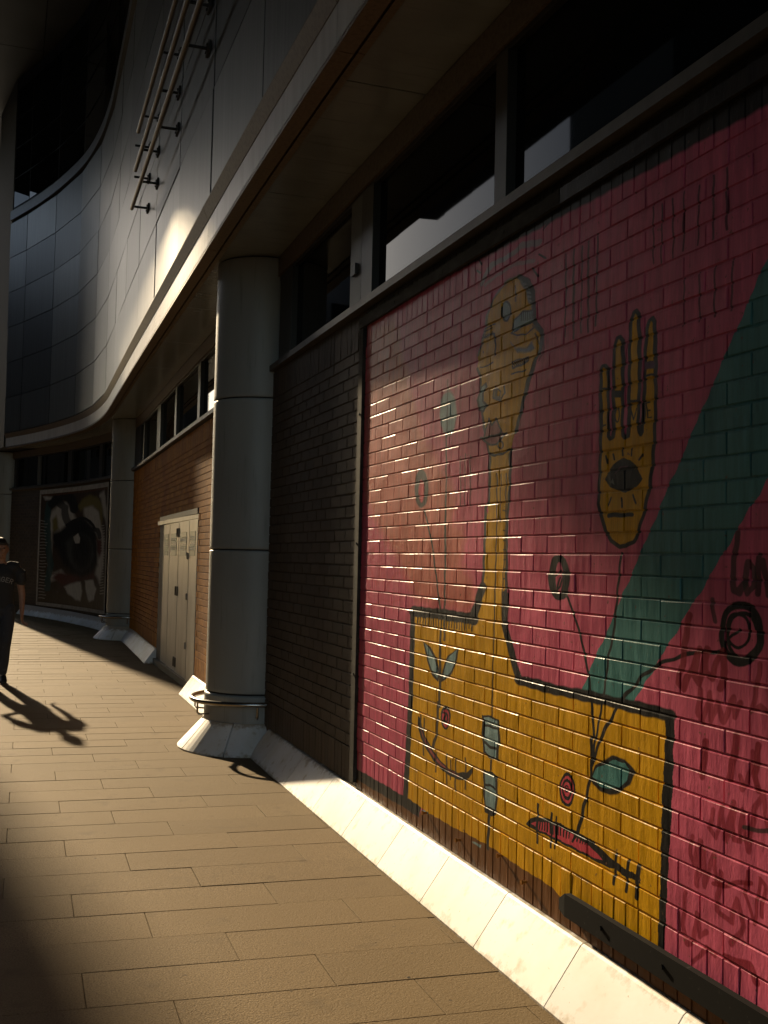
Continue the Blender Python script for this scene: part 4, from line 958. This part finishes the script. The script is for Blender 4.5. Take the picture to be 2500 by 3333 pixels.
# ------------------------------------------------------------------ canopy, other side of the passage, unseen light blockers
can = thing('canopy', 'dark metal canopy high over the passage beyond the facade top', 'canopy', (-4, 10, 13.25))
EDGE = [(4.2, 40.0), (-1.945, 40.0), (-1.965, 31.6), (-2.08, 32.9), (-2.24, 33.9), (-2.42, 34.1), (-2.6, 34.1), (-9.3, 33.2)]  # outline notched to set where sun reaches the mural and cladding
def edge_y(x): return float(np.interp(-x, [-q[0] for q in EDGE], [q[1] for q in EDGE]))
for i in range(14):
    for j in range(4):
        x0 = -9.3+3.25*j+.012; x1 = x0+3.226; y0 = -18+4.35*i+.012; y1 = y0+4.326
        xs_ = [x0]+sorted(q[0] for q in EDGE if x0+.05 < q[0] < x1-.05)+[x1]
        far = [(x, min(y1, edge_y(x)-.05)) for x in xs_]
        if min(q[1] for q in far) < y0+.1: continue
        b_ = [(x0, y0), (x1, y0)]+far[::-1]; n = len(b_); s = MB()
        s.add([(x, y, 13.26) for x, y in b_]+[(x, y, 13.31) for x, y in b_], [tuple(range(n-1, -1, -1)), tuple(range(n, 2*n))]+[(k, (k+1) % n, n+(k+1) % n, n+k) for k in range(n)])
        s.build('ceiling_panel', M_roof, can)
b_ = [(-9.3, -18), (4.2, -18)]+EDGE; n = len(b_); s = MB()
s.add([(x, y, 13.32) for x, y in b_]+[(x, y, 13.75) for x, y in b_], [tuple(range(n-1, -1, -1)), tuple(range(n, 2*n))]+[(k, (k+1) % n, n+(k+1) % n, n+k) for k in range(n)])
s.build('roof_slab', M_seam, can)
ter = thing('sky_blocker', 'unseen block added across the passage to darken reflections in the curved bay', 'building', (-16, 45, 0))  # added to hide bright sky from the curved bay's panels
s = MB(); s.box(-22, -12.5, 27.4, 64, -.1, 13.8); s.build('wall', M_conc, ter)
for fl_ in range(4):
    for k in range(8):
        s = MB(); s.box(-12.49, -12.43, 28.6+4.4*k, 31.4+4.4*k, .9+3.3*fl_, 2.9+3.3*fl_); s.build('window', M_glass, ter)
opp = thing('office_block', 'tall plain office block across the passage, out of the picture', 'building', (-16, 2, 0))
s = MB(); s.box(-24, -11, -26, 27.0, -.1, 26); s.build('wall', M_conc, opp)
for fl_ in range(6):
    for k in range(9):
        s = MB(); s.box(-10.99, -10.93, -22+5*k, -18.2+5*k, 1.2+4*fl_, 3.6+4*fl_); s.build('window', M_glass, opp)
lft = thing('shadow_block', 'unseen slim block added beyond the passage to shade the foreground', 'building', (-7, 44, 0))
s = MB(); q_ = [(-9, 40), (-4.86, 40), (-6.4, 48), (-9, 48)]; s.hexa([(x, y, -.1) for x, y in q_], [(x, y, 21) for x, y in q_]); s.build('wall', M_conc, lft)  # added shadow caster: corner sets the foreground shadow edge, side follows the sun
for fl_ in range(5):
    for k in range(2):
        s = MB(); s.box(-8.6+1.95*k, -7.1+1.95*k, 39.93, 39.99, 1.5+3.9*fl_, 3.9+3.9*fl_); s.build('window', M_glass, lft)

# ------------------------------------------------------------------ the walking person
M_skin = mat('skin', (.30, .165, .105), .5, noise=[((30, 30, 30), 3, (.25, .125, .08), .4, .7)])
M_hair = mat('dark_hair', (.016, .012, .010), .5, bump=[((200, 200, 40), 3, .6, .004)])
M_shirt = mat('black_shirt', (.020, .021, .024), .85, bump=[((14, 14, 9), 4, .5, .02)])
M_jean = mat('dark_jeans', (.022, .026, .036), .85, noise=[((20, 20, 14), 4, (.05, .055, .068), .58, .75)], bump=[((16, 16, 10), 4, .5, .02)])
M_shoe = mat('black_shoe', (.015, .014, .014), .5)
M_sock = mat('pale_sock', (.45, .42, .38), .9)
M_print = mat('grey_print', (.21, .21, .21), .7)
def limb(mb, P, rad, n=14, flat=None):
    P = [Vector(p) for p in P]; rr = []
    for i, p in enumerate(P):
        t = (P[min(i+1, len(P)-1)]-P[max(i-1, 0)]).normalized()
        e1 = Vector((1, 0, 0)) if abs(t.x) < .8 else Vector((0, 1, 0)); e1 = (e1-t*e1.dot(t)).normalized(); e2 = t.cross(e1)
        a, b = rad[i] if isinstance(rad[i], tuple) else (rad[i], rad[i])
        rr.append([p+e1*a*math.cos(2*math.pi*j/n)+e2*b*math.sin(2*math.pi*j/n) for j in range(n)])
    def cap(r_, p, d):
        return [[p+(q-p)*.72+d*.5 for q in r_], [p+(q-p)*.3+d*.85 for q in r_]]
    d0 = (P[0]-P[1]).normalized()*(rad[0][1] if isinstance(rad[0], tuple) else rad[0]); d1 = (P[-1]-P[-2]).normalized()*(rad[-1][1] if isinstance(rad[-1], tuple) else rad[-1])
    c0, c1 = cap(rr[0], P[0], d0), cap(rr[-1], P[-1], d1)
    mb.rings([c0[1], c0[0]]+rr+c1, smooth=True); return mb
def fuse(name, mb, material, parent, vox, smooth=4):
    o = mb.build(name+'_raw', None); md = o.modifiers.new('m', 'REMESH'); md.mode = 'VOXEL'; md.voxel_size = vox; md.use_smooth_shade = True
    s2 = o.modifiers.new('s', 'SMOOTH'); s2.iterations = smooth; s2.factor = .5
    dg = bpy.context.evaluated_depsgraph_get(); me = bpy.data.meshes.new_from_object(o.evaluated_get(dg)); me.name = name
    old = o.data; bpy.data.objects.remove(o); bpy.data.meshes.remove(old)
    me.materials.clear(); me.polygons.foreach_set('use_smooth', [True]*len(me.polygons))
    return link(name, me, material, parent)
man = thing('person', 'person in black T-shirt and dark jeans walking towards the viewer at the left edge', 'person', (-.03, 13.80, 0)); LOCAL.add(man.name)
sh = Vector((.185, .02, 1.425))
ARM_L = [(.165, .02, 1.43), (.215, .03, 1.36), (.245, .05, 1.15), (.258, .045, 1.08), (.262, -.01, .90), (.262, -.025, .84)]
ARM_R = [(-.165, .02, 1.43), (-.225, .03, 1.36), (-.315, .10, 1.17), (-.335, .10, 1.10), (-.25, -.03, 1.01), (-.19, -.08, .97)]
LEG_L = [(.085, .0, .93), (.092, -.01, .72), (.085, -.03, .50), (.080, -.01, .44), (.072, .02, .24), (.062, .05, .09)]
LEG_R = [(-.085, .0, .93), (-.10, -.12, .72), (-.105, -.21, .51), (-.105, -.22, .46), (-.10, -.24, .26), (-.10, -.28, .10)]
AR = [.052, .050, .041, .040, .029, .026]; LR = [.088, .076, .056, .055, .052, .037]
def hand(mb, w, fwd, side, curl):
    """palm and five fingers; w wrist, fwd direction down the hand, side towards the thumb"""
    w, fwd, side = Vector(w), Vector(fwd).normalized(), Vector(side).normalized(); nrm = fwd.cross(side).normalized()
    limb(mb, [w, w+fwd*.045, w+fwd*.088], [(.022, .024), (.018, .038), (.014, .038)])
    for i, L_ in enumerate((.072, .080, .074, .058)):
        b0 = w+fwd*.085+side*(.030-.020*i); k1 = b0+fwd*L_*.42+nrm*curl*.012; k2 = k1+fwd*L_*.30+nrm*curl*.022; k3 = k2+fwd*L_*.24+nrm*curl*.030
        limb(mb, [b0, k1, k2, k3], [.0092, .0086, .0080, .0066], 8)
    b0 = w+fwd*.025+side*.028; limb(mb, [b0, b0+fwd*.030+side*.022, b0+fwd*.058+side*.030], [.012, .011, .0085], 8)
b = MB()
limb(b, [(0, .01, .90), (0, .015, 1.05), (0, .01, 1.20), (0, .02, 1.34), (0, .02, 1.43)], [(.150, .10), (.135, .095), (.150, .105), (.160, .10), (.12, .07)], 20)
limb(b, [(0, .02, 1.42), (0, .005, 1.50), (0, -.01, 1.55)], [.058, .054, .054])
limb(b, [(0, -.015, 1.535), (0, -.022, 1.57), (0, -.01, 1.63), (0, .0, 1.665), (0, .005, 1.69)], [(.046, .056), (.060, .080), (.074, .094), (.075, .094), (.060, .074)], 20)
limb(b, [(0, -.10, 1.645), (0, -.118, 1.612), (0, -.112, 1.605)], [.009, .014, .010], 8)             # nose
for s_ in (-1, 1):
    limb(b, [(s_*.077, .005, 1.655), (s_*.081, .008, 1.625), (s_*.076, .0, 1.60)], [(.008, .018), (.008, .016), .006], 8)
    limb(b, [(s_*.018, -.104, 1.668), (s_*.045, -.097, 1.668)], [.008, .007], 8)                   # brows
limb(b, [(-.02, -.101, 1.576), (.02, -.101, 1.576)], [.008, .008], 8); limb(b, [(0, -.088, 1.545), (0, -.085, 1.540)], [.024, .022], 8)
for P_ in (ARM_L, ARM_R): limb(b, P_, AR)
for P_ in (LEG_L, LEG_R): limb(b, P_, LR)
hand(b, (.262, -.022, .855), (.06, -.12, -1), (-.25, -1, 0), -1); hand(b, (-.20, -.075, .975), (.7, -.25, -.7), (.5, -.7, .6), 1)
for P_, dx in ((LEG_L, .012), (LEG_R, -.01)):
    a_ = Vector(P_[-1]); limb(b, [a_+Vector((0, .03, -.02)), a_+Vector((dx, -.05, -.05)), a_+Vector((dx*1.6, -.13, -.065))], [.034, (.036, .028), (.034, .016)])
body = fuse('body', b, M_skin, man, .0062, 3)
e_ = MB()
for s_ in (-1, 1):
    limb(e_, [(s_*.031-.008, -.094, 1.645), (s_*.031+.008, -.094, 1.645)], [.0075, .0075], 8)
e_.build('eye', M_hair, body)
h = MB()
limb(h, [(0, .034, 1.60), (0, .028, 1.65), (0, .012, 1.685), (0, .006, 1.705)], [(.076, .072), (.081, .086), (.079, .096), (.066, .084)], 20)
limb(h, [(-.05, -.070, 1.70), (0, -.082, 1.705), (.05, -.070, 1.70)], [.020, .024, .020], 10)
fuse('hair', h, M_hair, body, .007, 3)
t_ = MB()
limb(t_, [(0, .012, .93), (0, .015, 1.05), (0, .012, 1.20), (0, .02, 1.33), (0, .022, 1.425), (0, .02, 1.455)], [(.170, .122), (.158, .115), (.166, .120), (.176, .118), (.135, .085), (.07, .066)], 24)
limb(t_, [(.10, .02, 1.425), (.165, .02, 1.415), (.225, .034, 1.345), (.244, .046, 1.235)], [.066, .076, .074, .068], 16)
limb(t_, [(-.10, .02, 1.425), (-.165, .02, 1.415), (-.230, .035, 1.345), (-.285, .065, 1.245)], [.066, .076, .074, .068], 16)
shirt = fuse('t_shirt', t_, M_shirt, man, .008, 4)
j_ = MB()
limb(j_, [(0, .01, .86), (0, .012, .93), (0, .012, .985)], [(.158, .115), (.158, .115), (.150, .110)], 20)
for P_ in (LEG_L, LEG_R):
    Q = [Vector(q) for q in P_]; Q[-1] = Q[-1]+(Q[-2]-Q[-1])*.22
    limb(j_, Q, [.100, .090, .070, .068, .062, .053], 16)
fuse('jeans', j_, M_jean, man, .008, 4)
for P_, dx in ((LEG_L, .012), (LEG_R, -.01)):
    a_ = Vector(P_[-1]); s_ = MB(); limb(s_, [a_+Vector((0, -.003, .05)), a_+Vector((0, 0, -.01))], [.043, .044]); s_.build('sock', M_sock, man)
    s_ = MB(); zb = a_.z
    def ft(y, w_, z0, z1): return [a_+Vector((dx+w_*math.cos(2*math.pi*k/16), y, -zb+z0+(z1-z0)*(.5+.5*math.sin(2*math.pi*k/16)))) for k in range(16)]
    s_.rings([ft(.085, .02, .02, .06), ft(.07, .036, .002, .09), ft(.02, .042, .0, .112), ft(-.04, .044, .0, .098), ft(-.10, .047, .0, .070), ft(-.155, .045, .0, .054), ft(-.19, .030, .004, .040), ft(-.20, .012, .01, .028)], smooth=True)
    s_.build('shoe', M_shoe, man)
# arched lettering on the chest: N G E R
GLY = {'N': [[(0, 0), (0, 1), (.7, 0), (.7, 1)]], 'G': [[(.7, .82), (.5, 1), (.2, 1), (0, .78), (0, .22), (.2, 0), (.5, 0), (.7, .2), (.7, .45), (.42, .45)]],
       'E': [[(.65, 1), (0, 1), (0, 0), (.65, 0)], [(0, .52), (.55, .52)]], 'R': [[(0, 0), (0, 1), (.5, 1), (.68, .85), (.68, .62), (.5, .48), (0, .48)], [(.38, .48), (.70, 0)]]}
s_ = MB(); me_ = shirt.data; zs = None
from mathutils.bvhtree import BVHTree
bv = BVHTree.FromPolygons([v.co.copy() for v in me_.vertices], [tuple(p.vertices) for p in me_.polygons])
def onto(x, z):
    h_ = bv.ray_cast(Vector((x, -1, z)), Vector((0, 1, 0)))
    return (h_[0] if h_[0] else Vector((x, -.1, z)))+Vector((0, -.002, 0))
for ch, xc in (('N', -.022), ('G', .031), ('E', .082), ('R', .127)):
    an = xc/.30; zc = 1.268-.30*(1-math.cos(an))
    for st_ in GLY[ch]:
        pts = []
        for (px_, pz_) in st_:
            lx, lz = (px_-.35)*.045, (pz_-.5)*.052; pts.append((xc+lx*math.cos(an)+lz*math.sin(an), zc-lx*math.sin(an)+lz*math.cos(an)))
        for (a0, a1), (c0, c1) in zip(pts[:-1], pts[1:]):
            dv = Vector((c0-a0, c1-a1)); L_ = max(dv.length, 1e-6); nx, nz_ = -dv.y/L_*.0048, dv.x/L_*.0048; ex, ez = dv.x/L_*.004, dv.y/L_*.004
            q = [onto(a0-ex+nx, a1-ez+nz_), onto(a0-ex-nx, a1-ez-nz_), onto(c0+ex-nx, c1+ez-nz_), onto(c0+ex+nx, c1+ez+nz_)]
            s_.add(q, [(0, 1, 2, 3)])
s_.build('lettering', M_print, shirt)
